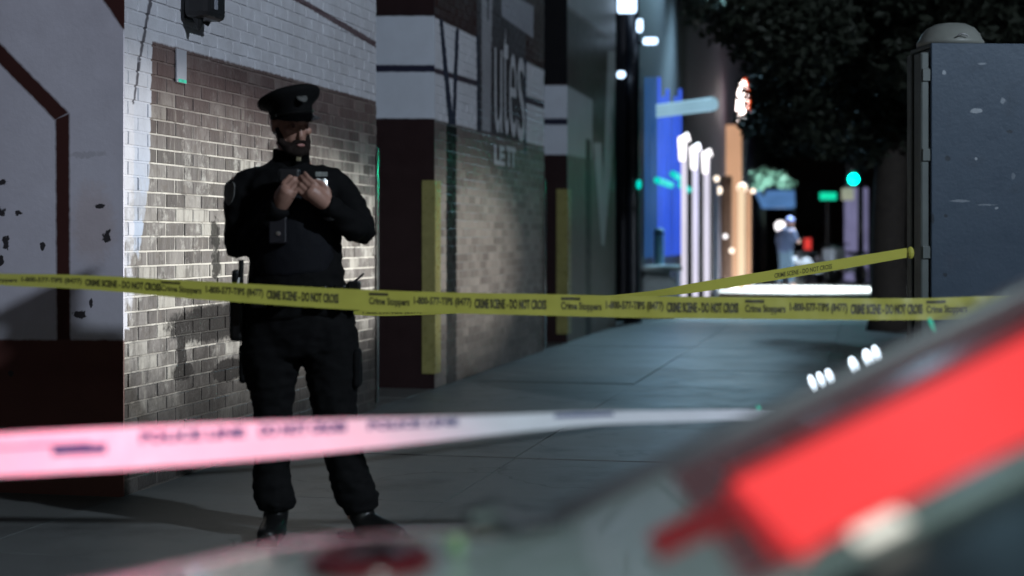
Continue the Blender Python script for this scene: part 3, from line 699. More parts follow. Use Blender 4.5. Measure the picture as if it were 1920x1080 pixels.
# beard, brows, eyes, hair
M_lid = mat('lowered_eyelid', (.17, .095, .075), .5)
b = bmesh.new()
add_loft(b, [(-.070, -.01, -.02), (-.062, -.045, -.075), (-.036, -.082, -.108), (0, -.100, -.118), (.036, -.082, -.108), (.062, -.045, -.075), (.070, -.01, -.02)], [.010, .017, .020, .020, .020, .017, .010], 12)
add_loft(b, [(-.034, -.088, -.09), (-.026, -.098, -.068), (0, -.105, -.064), (.026, -.098, -.068), (.034, -.088, -.09)], [.008, .008, .008, .008, .008], 8)
add_ball(b, (0, -.086, -.098), (.042, .026, .024)); add_ball(b, (.04, -.066, -.094), (.026, .034, .022)); add_ball(b, (-.04, -.066, -.094), (.026, .034, .022))
b = remesh(b, .005, 2); wrinkle(b, .002, 60); bmesh.ops.transform(b, matrix=HEADM, verts=b.verts); place('beard', b, M_hair, smooth=True)
b = bmesh.new(); add_ball(b, (0, -.112, -.081), (.020, .007, .0075), 12); bmesh.ops.transform(b, matrix=HEADM, verts=b.verts); place('lips', b, mat('lips', (.30, .14, .12), .45), smooth=True)
for s in (-1, 1):
    b = bmesh.new(); add_loft(b, [(s*.018, -.101, .020), (s*.038, -.098, .026), (s*.058, -.084, .020)], [.004, .005, .003], 6); bmesh.ops.transform(b, matrix=HEADM, verts=b.verts); place('eyebrow', b, M_hair)
    b = bmesh.new(); add_ball(b, (s*.032, -.084, .002), (.013, .011, .008), 10); bmesh.ops.transform(b, matrix=HEADM, verts=b.verts); place('eye', b, M_lid, smooth=True)
    b = bmesh.new(); add_ball(b, (s*.032, -.0935, -.005), (.010, .0025, .0018), 8); bmesh.ops.transform(b, matrix=HEADM, verts=b.verts); place('eyelashes', b, M_hair)
b = bmesh.new(); add_loft(b, [(0, .035, -.055), (0, .035, -.02), (0, .03, .03), (0, .02, .07)], [(.055, .068), (.073, .075), (.078, .082), (.076, .085)], 18); bmesh.ops.transform(b, matrix=HEADM, verts=b.verts); place('hair', b, M_hair, smooth=True)
# gear
def ringbelt(z, rx, ry, h, t):
    b = bmesh.new(); add_loft(b, [(-.012, 0, z-h/2), (-.012, 0, z+h/2)], [(rx, ry)]*2, 32, cap=False); bmesh.ops.solidify(b, geom=b.faces[:], thickness=t); return b
place('duty_belt', ringbelt(.985, .212, .158, .055, .006), M_leather, smooth=True)
for (x, y, w, d, h, z) in ((-.150, -.125, .06, .03, .09, .985), (-.06, -.165, .055, .03, .08, .985), (.09, -.155, .07, .03, .09, .985), (.17, -.11, .05, .04, .10, .98)):
    place('belt_pouch', box((x-w/2, y-d, z-h/2), (x+w/2, y+.01, z+h/2), .008), M_leather)
place('holster', box((-.285, -.06, .80), (-.225, .04, 1.035), .018), M_leather)
place('holster_grip', box((-.272, -.075, 1.03), (-.240, .0, 1.09), .012), M_leather)
place('baton', loft([(-.225, -.13, .98), (-.222, -.13, 1.13)], [.011, .011], 10), M_leather)
place('key_ring', loft([(-.236, -.145, 1.005), (-.232, -.148, 1.035), (-.228, -.146, 1.06)], [.004, .006, .003], 8), M_silver)
place('radio', box((.195, -.10, .925), (.248, -.055, 1.045), .008), M_leather)
place('radio_antenna', loft([(.222, -.08, 1.04), (.262, -.085, 1.075)], [.0055, .004], 8), M_black)
place('body_camera', box((-.105, -.185, 1.195), (-.035, -.158, 1.305), .006), mat('grey_black_plastic', (.010, .010, .014), .5))
place('camera_lens', lathe([(.009, 0), (.009, .004), (.005, .005)], (-.066, -.1855, 1.235), 12, Matrix.Rotation(R(90), 4, 'X')), M_silver)
place('breast_badge', shield(Matrix.Translation((.098, -.145, 1.425)) @ Matrix.Rotation(R(14), 4, 'Z') @ Matrix.Rotation(R(-12), 4, 'X'), .05, .06), M_silver)
b = bmesh.new(); add_box(b, (.075, -.142, 1.462), (.122, -.136, 1.480)); place('medal_bar', b, mat('medal_ribbon', (.25, .27, .25), .6, var=.8, scale=80))
place('collar_brass', box((-.008, -.098, 1.525), (.010, -.086, 1.545), .002), mat('brass', (.38, .34, .22), .4, .6))
place('sleeve_patch', shield(Matrix.Translation((-.282, -.058, 1.395)) @ Matrix.Rotation(R(-48), 4, 'Z') @ Matrix.Rotation(R(-4), 4, 'X'), .078, .095, .003), M_patch)
place('wristwatch', loft([RWR.lerp(REL, .08), RWR.lerp(REL, .16)], [.047, .048], 16), mat('watch_steel', (.25, .25, .25), .3, .8))
place('shoulder_microphone', box((-.065, -.205, 1.435), (.02, -.16, 1.49), .01), M_black)

# ------------------------------------------------------------------ grey steel box with domed cap, right
kx = W(1746, 80, 9.0); kb_ = thing('steel_cabinet', (kx.x+.5, 9.3, 0), 'tall grey steel box with scuffed front and pale dome on top at the right', 'cabinet')
def cab_mat():
    mu = Mural('scuffed_grey_steel', lambda px, py: ((px-960)/F*9.03, CH-(py-HY)/F*9.03), None)
    sep = mu.nt.nodes.new('ShaderNodeSeparateXYZ'); mu.nt.links.new(mu.P, sep.inputs[0]); mu.s = E(mu.nt, sep.outputs[0])
    mu.c = mixc(mu.nt, mu.big, (0.036, 0.060, 0.092), (0.055, 0.078, 0.108))
    mu.paint(((mu.mid-0.55)*6.0).clamp()*0.35, (0.030, 0.040, 0.055)); mu.paint(((mu.big*-1.0+0.42)*6.0).clamp()*0.4, (0.075, 0.075, 0.10))
    for e, k in (((1840, 120, 12, 4), .5), ((1768, 137, 5, 6), .8), ((1830, 208, 14, 5), .9), ((1881, 188, 9, 9), .6), ((1829, 298, 4, 4), .8), ((1800, 377, 22, 3), .5), ((1848, 384, 24, 3), .4), ((1868, 390, 5, 4), .8), ((1900, 330, 5, 10), .3)):
        mu.paint(mu.ell(e[0], e[1], e[2]*.75, e[3]*.65, 2.0, 1.4)*(k*.7), (0.42, 0.46, 0.50))
    for e in ((1775, 297, 7, 7), (1771, 405, 5, 5), (1770, 515, 6, 5), (1746, 410, 4, 14), (1893, 247, 8, 4)): mu.paint(mu.ell(e[0], e[1], e[2]*.7, e[3]*.7, 2.0, 1.2)*.7, (0.018, 0.022, 0.028))
    mu.bs.inputs['Metallic'].default_value = .15
    return mu.done(0.45, 0.25, dirt=0.25, spec=0.35)
M_cab = cab_mat(); M_cabside = mat('dull_green_grey_steel', (0.085, 0.10, 0.096), .5, .2, var=.3)
Mk = Matrix.Translation((kx.x, 9.0, 0)) @ Matrix.Rotation(R(4), 4, 'Z')
zt_ = kx.z
obj('front_panel', box((0, 0, .12), (1.25, .03, zt_), .006, Mk), M_cab, kb_)
obj('cabinet_body', box((.004, .0305, .05), (1.246, .36, zt_-.025), .02, Mk), M_cabside, kb_)
obj('side_post', box((-.055, .02, .0), (.0, .14, zt_-.05), .012, Mk), M_cabside, kb_)
obj('rear_post', box((-.02, .30, .0), (.003, .38, zt_-.03), .012, Mk), M_cabside, kb_)
for zz in (.55, 1.1, 1.65, 2.1): obj('hinge', box((-.045, .010, zz), (.002, .0195, zz+.07), .003, Mk), M_cabside, kb_)
b = lathe([(.19, 0), (.19, .025), (.178, .04), (.165, .07), (.135, .105), (.09, .128), (.03, .137), (.005, .138)], (0, 0, 0), 32); bmesh.ops.transform(b, matrix=Mk @ Matrix.Translation((.18, .2, zt_+.0)), verts=b.verts)
obj('dome_cap', b, mat('pale_fibreglass', (0.20, 0.21, 0.19), .5), kb_, True)
obj('top_plate', box((0, .031, zt_-.024), (1.25, .37, zt_-.001), .004, Mk), M_cabside, kb_)
b = bmesh.new(); add_loft(b, [Mk @ Vector((.15+.008*k, .0, zt_+.052-.0009*(k-4)**2)) for k in range(9)], [.004]*9, 6)
obj('dome_vent', b, M_black, kb_)
obj('tape_knot', ball(W(1707, 474, 9.0)+Vector((0, .0, 0)), (.022, .02, .036), 10), M_ytape, kb_)

# ------------------------------------------------------------------ foreground car
car = thing('police_car', (0.3, 1.3, 0), 'blurred police car close to the camera, its raked glass glowing red', 'car')
M_carpaint = mat('pale_grey_car_paint', (0.42, 0.44, 0.45), 0.22, 0.1, var=.06, coat=.6)
M_carblack = mat('black_car_trim', (0.010, 0.011, 0.014), 0.3)
M_chrome = mat('chrome_trim', (0.7, 0.7, 0.68), 0.12, 1.0, var=.05)
YF = 2.1
prof = [(-1.6, .55), (-1.3, .67), (-.9, .735), (-.581, .775), (-.42, .803), (-.294, .829), (-.18, .838), (-.056, .842), (.03, .849), (.084, .8595)]
ys = [.35, .5, .7, .9, 1.1, 1.3, 1.5, 1.7, 1.85, 1.97, 2.05, 2.09, 2.1, 2.105, 2.108]
dz = [-.06, -.02, -.004, 0, .004, .006, .007, .007, .006, .004, .001, -.006, -.02, -.06, -.4]
b = bmesh.new(); g = [[b.verts.new((x, y, z+d)) for y, d in zip(ys, dz)] for x, z in prof]
for i in range(len(g)-1):
    for j in range(len(ys)-1): b.faces.new((g[i][j], g[i+1][j], g[i+1][j+1], g[i][j+1]))
obj('bonnet', b, M_carpaint, car, True)
obj('front_end', box((-1.72, .4, .18), (-1.55, 2.08, .56), .05), M_carpaint, car)
SL = .494
def scr(x, y, lift=0.0): return Vector((x, y, .8595+(x-.084)*SL+lift))
def sheet(x0, x1, y0, y1, lift, thick, n=1, tip=0.0):
    b = bmesh.new(); nrm = Vector((-SL, 0, 1)).normalized()
    P = [scr(x0+tip, y0), scr(x1, y0), scr(x1, y1), scr(x0, y1)]
    lo = [b.verts.new(p+nrm*(lift-thick)) for p in P]; hi = [b.verts.new(p+nrm*lift) for p in P]
    b.faces.new(lo[::-1]); b.faces.new(hi)
    for i in range(4): b.faces.new((lo[i], lo[(i+1) % 4], hi[(i+1) % 4], hi[i]))
    bmesh.ops.bevel(b, geom=b.edges[:], offset=min(.004, thick*.4), segments=2, affect='EDGES'); return b
obj('windscreen', sheet(.19, .92, 1.372, 2.05, 0, .012), mat('dark_red_tinted_glass', (.28, .09, .10), .25, var=.3, scale=2, coat=.3), car)
obj('emergency_light', sheet(.25, .9, 1.385, 1.775, .008, .007, tip=.0), emit('lit_red_lens', (1.0, 0.055, 0.055), 1.0, .06, 1.2), car)
obj('end_glow', sheet(.234, .2495, 1.42, 1.775, .007, .006), emit('dim_end_glow', (1.0, .04, .05), .35, .2, 3), car)  # glowing strip added so the red panel fades at its end
obj('rim_glow', sheet(.25, .9, 1.777, 1.86, .006, .005), emit('dim_rim_glow', (1.0, .05, .06), .22, .2, 3), car)  # soft red falloff beside the panel, made as a glowing strip
obj('red_reflector', sheet(.150, .238, 1.61, 1.74, .006, .005), emit('dim_red_lens', (1.0, 0.03, 0.04), .10, .2, 8), car)
obj('pillar', loft([scr(.06, 2.075), scr(.3, 2.08), scr(.6, 2.08), scr(.92, 2.08)], [(.012, .022), (.012, .018), (.012, .016), (.012, .016)], 12), mat('shaded_grey_trim', (.12, .10, .12), .4), car, True)
obj('pillar', sheet(.255, .95, .95, 1.36, .012, .03), M_carblack, car)
obj('trim_strip', sheet(.19, .95, 1.262, 1.30, .02, .008), mat('brushed_trim', (.35, .37, .36), .3, .3), car)
obj('trim_glint', sheet(.285, .322, 1.258, 1.300, .0235, .003), emit('white_trim_glint', (1.0, .97, .86), 1.25, .2), car)  # glowing patch imitates a street lamp reflected in the trim
b = box((.92, .5, .9), (2.4, 2.07, 1.30), .05); obj('roof', b, M_carpaint, car)
b = box((-1.5, .45, .25), (2.6, 2.06, .70), .05); obj('body', b, M_carpaint, car)
obj('cowl', sheet(.06, .205, .6, 2.06, .003, .012), M_carpaint, car)
obj('wiper', loft([W(880, 985, 1.95)+Vector((0, 0, .004)), W(925, 968, 1.97), W(965, 985, 1.97), W(1060, 975, 2.0)], [.012, .02, .014, .006], 8), M_carblack, car)
obj('bonnet_glint', ball(W(855, 1024, 1.86), (.011, .015, .012), 10), mat('green_yellow_glint', (.20, .32, .16), .15), car, True)  # bead coloured green-yellow to imitate a highlight on the bonnet
b = bmesh.new(); add_lathe(b, [(.030, 0), (.052, 0), (.056, .006), (.052, .014), (.040, .017), (.030, .012)], (0, 0, 0), 28)
bmesh.ops.transform(b, matrix=Matrix.Translation(W(700, 1062, 1.84)+Vector((0, 0, -.012))) @ Matrix.Diagonal((1.35, 1.7, 2.0, 1)), verts=b.verts)
obj('beacon_ring', b, mat('dark_red_plastic', (.10, .006, .010), .25), car, True)
obj('beacon_dome', ball(W(700, 1062, 1.84)+Vector((0, 0, -.01)), (.052, .075, .036), 20), M_carblack, car, True)
M_edge_glint = emit('white_blue_glint', (.75, .88, 1.0), 4.5, .1); M_teal = emit('teal_glint', (.05, .8, .55), .8, .1)
bar = thing('glint_stand', (W(1590, 740, 4.7).x, 4.7, 0), 'low stand made up to hold glowing glints along the edge of the blurred car', 'glint_stand')  # made-up stand, carries imitated reflections above the car edge
A, Bq = W(1505, 775, 4.7), W(1700, 728, 4.7)
obj('glint_stand_rail', box((A.x, 4.72, .50), (Bq.x, 4.75, .68), .006), mat('white_stand_paint', (.6, .6, .58), .5), bar)
for px in (1515, 1690):
    p = W(px, 700, 4.7)
    for dy in (-.22, .22): obj('glint_stand_leg', loft([(p.x, 4.735+dy, 0), (p.x, 4.735, .68)], [.018, .018], 8), M_pole, bar)
for px, py, w, h in ((1525, 722, 6, 20), (1541, 716, 6, 20), (1557, 709, 7, 19), (1603, 690, 9, 23), (1630, 677, 10, 24), (1645, 666, 7, 20)):
    p = W(px, py, 4.7); k = 4.7/F
    obj('lamp', ball((0, 0, 0), (w*k, .012, h*k), 12), M_edge_glint, bar, True).matrix_basis = Matrix.Translation(p) @ Matrix.Rotation(R(-22), 4, 'Y')  # glowing sliver in place of a reflection on the car edge
    obj('glint_stem', loft([(p.x, 4.72, .6), (p.x, 4.72, p.z)], [.006, .006], 6), M_pole, bar)
for px, py in ((1426, 774), (1748, 611)):
    p = W(px, py, 4.62); k = 4.62/F
    obj('teal_sliver', ball((0, 0, 0), (4*k, .006, 17*k), 8), M_teal, bar, True).matrix_basis = Matrix.Translation(p) @ Matrix.Rotation(R(-22), 4, 'Y')  # teal glow in place of a reflected green signal
    obj('sliver_stem', loft([(p.x, 4.65, .2), (p.x, 4.65, p.z-.01)], [.004, .004], 6), M_pole, bar)

# ------------------------------------------------------------------ down the street
M_dark = mat('dark_facade', (0.03, 0.028, 0.035), .7)
def fz(px, off=0): return -(PX0+1.025*off)*F/(1633-px)
def shopfront(Y0, Y1, zh, label, m):
    r = thing('shopfront', facept(Y0), label, 'building'); bm = bmesh.new()
    quad_prism(bm, [facept(Y0), facept(Y1), facept(Y1)+NIN*4, facept(Y0)+NIN*4], -.05, zh); obj('wall', bm, m, r); return r
def column(root, px, pyt, pyb, wpx, m, off=0.15, name='column'):
    Y = fz(px, off); p = facept(Y, 0, off); zt2 = CH-(pyt-HY)/F*p.y; w = wpx/F*p.y/2
    return obj(name, box((p.x-w, p.y-w, 0), (p.x+w, p.y+w, zt2), w*.25), m, root)
B1 = shopfront(23.6, 30.6, 8, 'blue-lit shopfront with vertical strips beyond the mural building', M_dark)
M_blue = emit('blue_light_strip', (.035, .11, .78), 1.1, .6, .6); M_bluedim = emit('dim_blue_panel', (.03, .12, .36), .7, .5, .6)
M_cyan = emit('cyan_light_strip', (.0, .75, .62), .9, .3, 2); M_teal2 = mat('teal_painted_metal', (.18, .33, .36), .5)
for i, px in enumerate((1206, 1214, 1222, 1230, 1238, 1246, 1254, 1262, 1270)):
    Y = fz(px); p = facept(Y, 0, .05); w = (2.6 if i > 3 else 2.2)/F*p.y
    obj('light_strip', box((p.x-w, p.y-.04, .9), (p.x+w, p.y+.04, (CH+(250+14*(i % 3))/F*p.y) if i > 3 else (CH+300/F*p.y)), .01), M_blue if i > 2 else M_bluedim, B1)
lamp('SPOT', 'blue_wash_light', facept(27, 2.2, 2.6), facept(27.2, 1.8), 500, (.10, .28, 1.0), .3, 95, .7)
for a_, b_, zz in ((1213, 1240, 342), (1244, 1258, 330), (1259, 1276, 351)):
    A = facept(fz(a_), 0, .16); Bp = facept(fz(b_), 0, .16)
    obj('neon_line', loft([Vector((A.x, A.y, CH-(zz-4-HY)/F*A.y)), Vector((Bp.x, Bp.y, CH-(zz+5-HY)/F*Bp.y))], [.055, .055], 8), M_cyan, B1)
b = bmesh.new(); p0, p1 = W(1193, 213, 26.5), W(1338, 195, 25.0)
add_loft(b, [p0, p1], [.11, .11], 8); can = tag(obj('canopy_beam', b, emit('lit_blue_beam', (.36, .62, .78), .7, .2, 2)), 'pale blue lit canopy beam jutting from the blue shopfront', 'canopy')  # beam glows by itself to imitate lamp light falling on it
B2 = shopfront(30.62, 48, 9, 'lit shopfront with white columns and warm cladding down the street', mat('purple_grey_facade', (.10, .085, .115), .7))
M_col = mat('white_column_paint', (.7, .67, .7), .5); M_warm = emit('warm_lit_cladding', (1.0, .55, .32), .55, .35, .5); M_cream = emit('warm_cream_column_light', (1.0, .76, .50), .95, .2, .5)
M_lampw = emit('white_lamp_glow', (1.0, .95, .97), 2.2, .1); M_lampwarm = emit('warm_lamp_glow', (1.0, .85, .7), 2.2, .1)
M_colglow = emit('lit_white_column', (.74, .70, .82), 1.05, .25, .7)  # column glow replaces downlight from the lamp heads
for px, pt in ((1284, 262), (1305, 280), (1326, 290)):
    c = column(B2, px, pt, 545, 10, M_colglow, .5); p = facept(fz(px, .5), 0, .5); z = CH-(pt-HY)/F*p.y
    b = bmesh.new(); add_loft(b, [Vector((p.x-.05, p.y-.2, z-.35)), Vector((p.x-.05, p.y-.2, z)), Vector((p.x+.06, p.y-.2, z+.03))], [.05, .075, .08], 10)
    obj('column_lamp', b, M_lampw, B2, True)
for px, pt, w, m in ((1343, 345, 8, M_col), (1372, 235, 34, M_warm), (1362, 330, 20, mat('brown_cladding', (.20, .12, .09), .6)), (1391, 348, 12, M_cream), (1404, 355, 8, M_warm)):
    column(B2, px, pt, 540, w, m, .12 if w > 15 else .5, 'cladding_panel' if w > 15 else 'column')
for px, py, Y, r, m in ((1344, 335, 33, .06, M_lampwarm), (1346, 357, 33, .09, M_lampwarm), (1391, 352, 38, .12, M_lampwarm), (1360, 443, 36, .05, M_lampw), (1372, 470, 36, .06, M_lampwarm), (1412, 358, 40, .06, M_lampwarm)):
    obj('wall_lamp', ball(W(px, py, Y), r, 10), m, B2, True)
lamp('POINT', 'warm_front_light', (3.9, 36.5, 3.0), None, 45, (1, .76, .6), .3)
fs = thing('flame_sign', W(1394, 230, 38), 'white hot vertical sign with a red edge high on the frontage', 'sign')
obj('sign_face', loft([W(1392, 228, 38), W(1391, 205, 38), W(1393, 175, 38), W(1393, 152, 38)], [.10, .13, .12, .05], 10), emit('white_hot_sign', (1, .85, .8), 7, .05), fs, True)
obj('sign_edge', loft([W(1400, 218, 38.1), W(1401, 190, 38.1), W(1398, 160, 38.1), W(1396, 148, 38.1)], [.06, .08, .06, .03], 8), emit('red_neon_edge', (1, .12, .02), 2.0, .1), fs, True)
obj('sign_bracket', box((W(1392, 232, 38).x-.05, 38.0, W(1392, 238, 38).z), (W(1392, 232, 38).x+.05, 38.4, W(1392, 230, 38).z), .01), M_pole, fs)
# awning shop further on
B3 = shopfront(48.05, 90, 10, 'dark building with a blue awning at the far end of the frontage', M_dark)
aw = thing('awning', W(1450, 390, 46), 'pale blue shop awning glowing at the end of the street', 'awning')
b = bmesh.new(); A_ = [W(1418, 357, 46), W(1490, 357, 46), W(1491, 388, 45.2), W(1432, 388, 45.2)]
vs = [b.verts.new(p) for p in A_]+[b.verts.new(p+Vector((0, .3, -.04))) for p in A_]
for f in ((0, 1, 2, 3), (7, 6, 5, 4), (0, 3, 7, 4), (1, 5, 6, 2), (3, 2, 6, 7), (0, 4, 5, 1)): b.faces.new([vs[i] for i in f])
obj('canvas', b, emit('backlit_blue_canvas', (.12, .28, .62), .6, .4, 2), aw)
obj('frame', loft([W(1420, 356, 46.1), W(1490, 356, 46.1)], [.04, .04], 8), M_pole, aw); obj('support', loft([W(1488, 388, 45.4), W(1487, 540, 46)], [.05, .05], 8), M_pole, aw)
obj('support', loft([W(1424, 388, 45.4), W(1424, 540, 46)], [.05, .05], 8), M_pole, aw)
def leafy(name, centers, n, size, m, parent, seed=1, flat=0.6):
    rnd = random.Random(seed); vs = []; fs = []
    for c, r in centers:
        c = Vector(c)
        for _ in range(int(n*r[0]*r[2])):
            while True:
                q = Vector((rnd.uniform(-1, 1), rnd.uniform(-1, 1), rnd.uniform(-1, 1)))
                if .25 < q.length < 1: break
            p = c+Vector((q.x*r[0], q.y*r[1], q.z*r[2])); u = Vector((rnd.gauss(0, 1), rnd.gauss(0, 1), rnd.gauss(0, flat))).normalized()
            w = u.cross(Vector((rnd.gauss(0, 1), rnd.gauss(0, 1), rnd.gauss(0, 1)))).normalized(); s = size*rnd.uniform(.6, 1.3); i = len(vs)
            vs += [tuple(p-u*s), tuple(p+w*s*.45), tuple(p+u*s), tuple(p-w*s*.45)]; fs.append((i, i+1, i+2, i+3))
    return obj(name, (vs, fs), m, parent)
M_palm = mat('pale_lit_leaves', (.30, .42, .36), .5, var=.5, scale=8); M_leaf = mat('dark_leaves', (.022, .029, .018), .7, var=.3, scale=3)
M_bark = mat('bark', (.045, .036, .03), .85, var=.4, scale=9, bmp=.6, bscale=25)
pt_ = thing('small_tree', W(1440, 540, 44), 'small pale tree lit teal above the blue awning', 'tree')
obj('trunk', loft([W(1440, 540, 45)+Vector((0, .8, 0)), W(1440, 350, 45)+Vector((0, .8, 0))], [.08, .06], 8), M_bark, pt_)
leafy('crown', [(W(1425, 335, 44.5), (.30, .3, .35)), (W(1450, 333, 44.5), (.45, .3, .22)), (W(1475, 343, 44.5), (.30, .3, .15))], 900, .13, M_palm, pt_, 5)
lamp('SPOT', 'tree_uplight', W(1445, 375, 43.2), W(1448, 335, 44.5), 160, (.6, 1, .9), .1, 90, .6)
# street pole with lamp boxes
pole = thing('street_pole', W(1185, 600, 22.6), 'dark street pole with bright white lamp boxes at the corner of the mural wall', 'street pole')
x_, y_ = W(1186, 600, 22.9).x, 22.9
obj('pole', loft([(x_, y_, 0), (x_, y_, .4), (x_, y_, 3), (x_, y_, 6)], [.14, .105, .10, .095], 16), M_pole, pole, True)
M_box = emit('bluish_white_lamp', (.55, .75, 1.0), 3.0, .3, 6)
for x0, y0, x1, y1 in ((1158, -10, 1193, 24), (1194, 36, 1205, 60), (1206, 71, 1233, 83), (1157, 134, 1172, 146)):
    A = W(x0, y1, 22.7); Bq = W(x1, y0, 22.7); obj('lamp_box', box((A.x, 22.62, A.z), (Bq.x, 22.78, Bq.z), .03), M_box, pole)
    obj('bracket', loft([(x_, y_, (A.z+Bq.z)/2), ((A.x+Bq.x)/2, 22.79, (A.z+Bq.z)/2)], [.03, .03], 8), M_pole, pole)
obj('green_lamp', ball(W(1198, 346, 22.7), (.04, .04, .07), 10), M_cyan, pole, True)
# barrier, planter, tanks
M_conc = mat('lit_concrete', (.38, .42, .42), .7)
plz = thing('planter', W(1235, 545, 25), 'rounded pale planter with a flat ledge by the blue shopfront', 'planter')
A = W(1232, 545, 25); obj('tub', remesh(box((A.x-.33, 24.7, 0), (A.x+.30, 25.4, .62), .12), .05, 3), M_conc, plz, True)
obj('ledge', box((A.x-.36, 24.65, .70), (A.x+.36, 25.5, .78), .02), M_conc, plz); obj('ledge_support', box((A.x-.2, 24.9, .5), (A.x+.2, 25.2, .71), .02), M_conc, plz)
for px, pt in ((1208, 418), (1236, 428)):
    t = thing('tank', W(px, 520, 24.6), 'teal upright cylinder left of the other behind the planter' if px < 1220 else 'brighter teal cylinder nearer the blue strips behind the planter', 'cylinder', 'teal cylinders behind the planter')
    p = W(px, pt, 25.6); obj('tank_body', lathe([(.075, 0), (.08, .03), (.08, p.z-.04), (.07, p.z-.005), (.02, p.z)], (p.x, 25.6, 0), 20), M_teal2, t, True); obj('lid_ring', lathe([(.084, p.z-.10), (.084, p.z-.07)], (p.x, 25.6, 0), 20), M_pole, t)
p = W(1278, 505, 26); bl = thing('bollard', (p.x, 26, 0), 'white bollard beside the planter', 'bollard'); obj('post', lathe([(.07, 0), (.07, p.z-.08), (.06, p.z), (.02, p.z+.02)], (p.x, 26, 0), 16), M_col, bl, True); obj('base_ring', lathe([(.10, 0), (.10, .03)], (p.x, 26, 0), 16), M_pole, bl)
# traffic signal, street sign, pedestrian signal
ts = thing('traffic_signal', W(1600, 560, 42), 'traffic light on a pole showing a bright green lamp', 'traffic light')
q = W(1599, 336, 42); obj('pole', loft([(q.x+.25, 42.2, 0), (q.x+.25, 42.2, q.z+.7)], [.09, .07], 10), M_pole, ts, True)
obj('housing', box((q.x-.17, 41.95, q.z-.2), (q.x+.17, 42.15, q.z+.75), .03), M_pole, ts); obj('green_lens', ball((q.x, 41.9, q.z), (.13, .06, .13), 14), emit('green_signal_lens', (.0, .85, .62), 14.0, .05), ts, True)
for dz_ in (.27, .54): obj('dark_lens', ball((q.x, 41.93, q.z+dz_), (.12, .05, .12), 12), M_carblack, ts, True)
obj('side_box', box((q.x-.28, 41.95, q.z-.55), (q.x+.02, 42.1, q.z-.24), .02), emit('dim_cream_panel', (.75, .8, .6), .35, .3), ts)
ss = thing('street_sign', W(1551, 368, 42), 'small green street name sign left of the traffic light', 'street sign')
A, Bq = W(1536, 375, 42), W(1567, 361, 42); obj('sign_plate', box((A.x, 41.9, A.z), (Bq.x, 41.94, Bq.z), .01), emit('lit_green_sign', (.0, .75, .42), .95, .1), ss); obj('post', loft([((A.x+Bq.x)/2, 42, 0), ((A.x+Bq.x)/2, 42, Bq.z)], [.04, .04], 8), M_pole, ss)
ps = thing('pedestrian_signal', W(1513, 457, 44), 'dim red pedestrian signal on a dark post', 'traffic light')
A, Bq = W(1507, 468, 44), W(1520, 447, 44); obj('lens', box((A.x, 43.9, A.z), (Bq.x, 43.95, Bq.z), .01), emit('red_hand_lens', (.9, .06, .05), .8, .2), ps); obj('housing', box((A.x-.06, 43.96, A.z-.06), (Bq.x+.06, 44.2, Bq.z+.06), .02), M_pole, ps); obj('post', loft([((A.x+Bq.x)/2, 44.1, 0), ((A.x+Bq.x)/2, 44.1, A.z)], [.05, .05], 8), M_pole, ps)
g2 = thing('traffic_signal', (9.7, 31, 0), 'unseen second traffic light added behind the grey steel box for green glints on the guards', 'traffic light')  # signal added out of view to put green glints on the steel guards
obj('pole', loft([(9.95, 31.2, 0), (9.95, 31.2, 3.6)], [.09, .07], 10), M_pole, g2, True); obj('housing', box((9.5, 31.02, 2.25), (9.9, 31.2, 3.5), .03), M_pole, g2); obj('green_lens', ball((9.7, 30.98, 2.5), (.18, .08, .18), 14), emit('added_green_lens', (.02, .95, .55), 45.0, .05), g2, True)  # pole, housing and green glow of the added unseen signal
for dz_ in (.4, .8): obj('dark_lens', ball((9.7, 30.99, 2.5+dz_), (.14, .05, .14), 12), M_carblack, g2, True)  # dark lenses of the added unseen signal
lit = thing('lit_kiosk', W(1607, 560, 46), 'lavender lit upright kiosk behind the traffic light', 'kiosk')
A, Bq = W(1591, 560, 45), W(1628, 352, 45); obj('kiosk_body', box((A.x, 45, 0), (Bq.x, 45.6, Bq.z), .03), emit('lavender_lit_panel', (.36, .35, .62), .42, .4, 1.5), lit); obj('kiosk_frame', box((A.x+.30, 44.95, 0), (A.x+.33, 44.999, Bq.z), .005), M_pole, lit); obj('kiosk_top', box((A.x-.03, 44.9, Bq.z+.003), (Bq.x+.03, 45.7, Bq.z+.1), .02), M_pole, lit)
for px, py, r, m in ((1463, 424, .20, M_lampw),):
    t = thing('globe_lamp', W(px, 560, 47), 'bright white globe lamp behind the walking person', 'lamp'); p = W(px, py, 47); obj('globe', ball(p, r*.8, 14), M_lampw, t, True); obj('post', loft([(p.x, 47, 0), (p.x, 47, p.z-r)], [.06, .05], 8), M_pole, t)
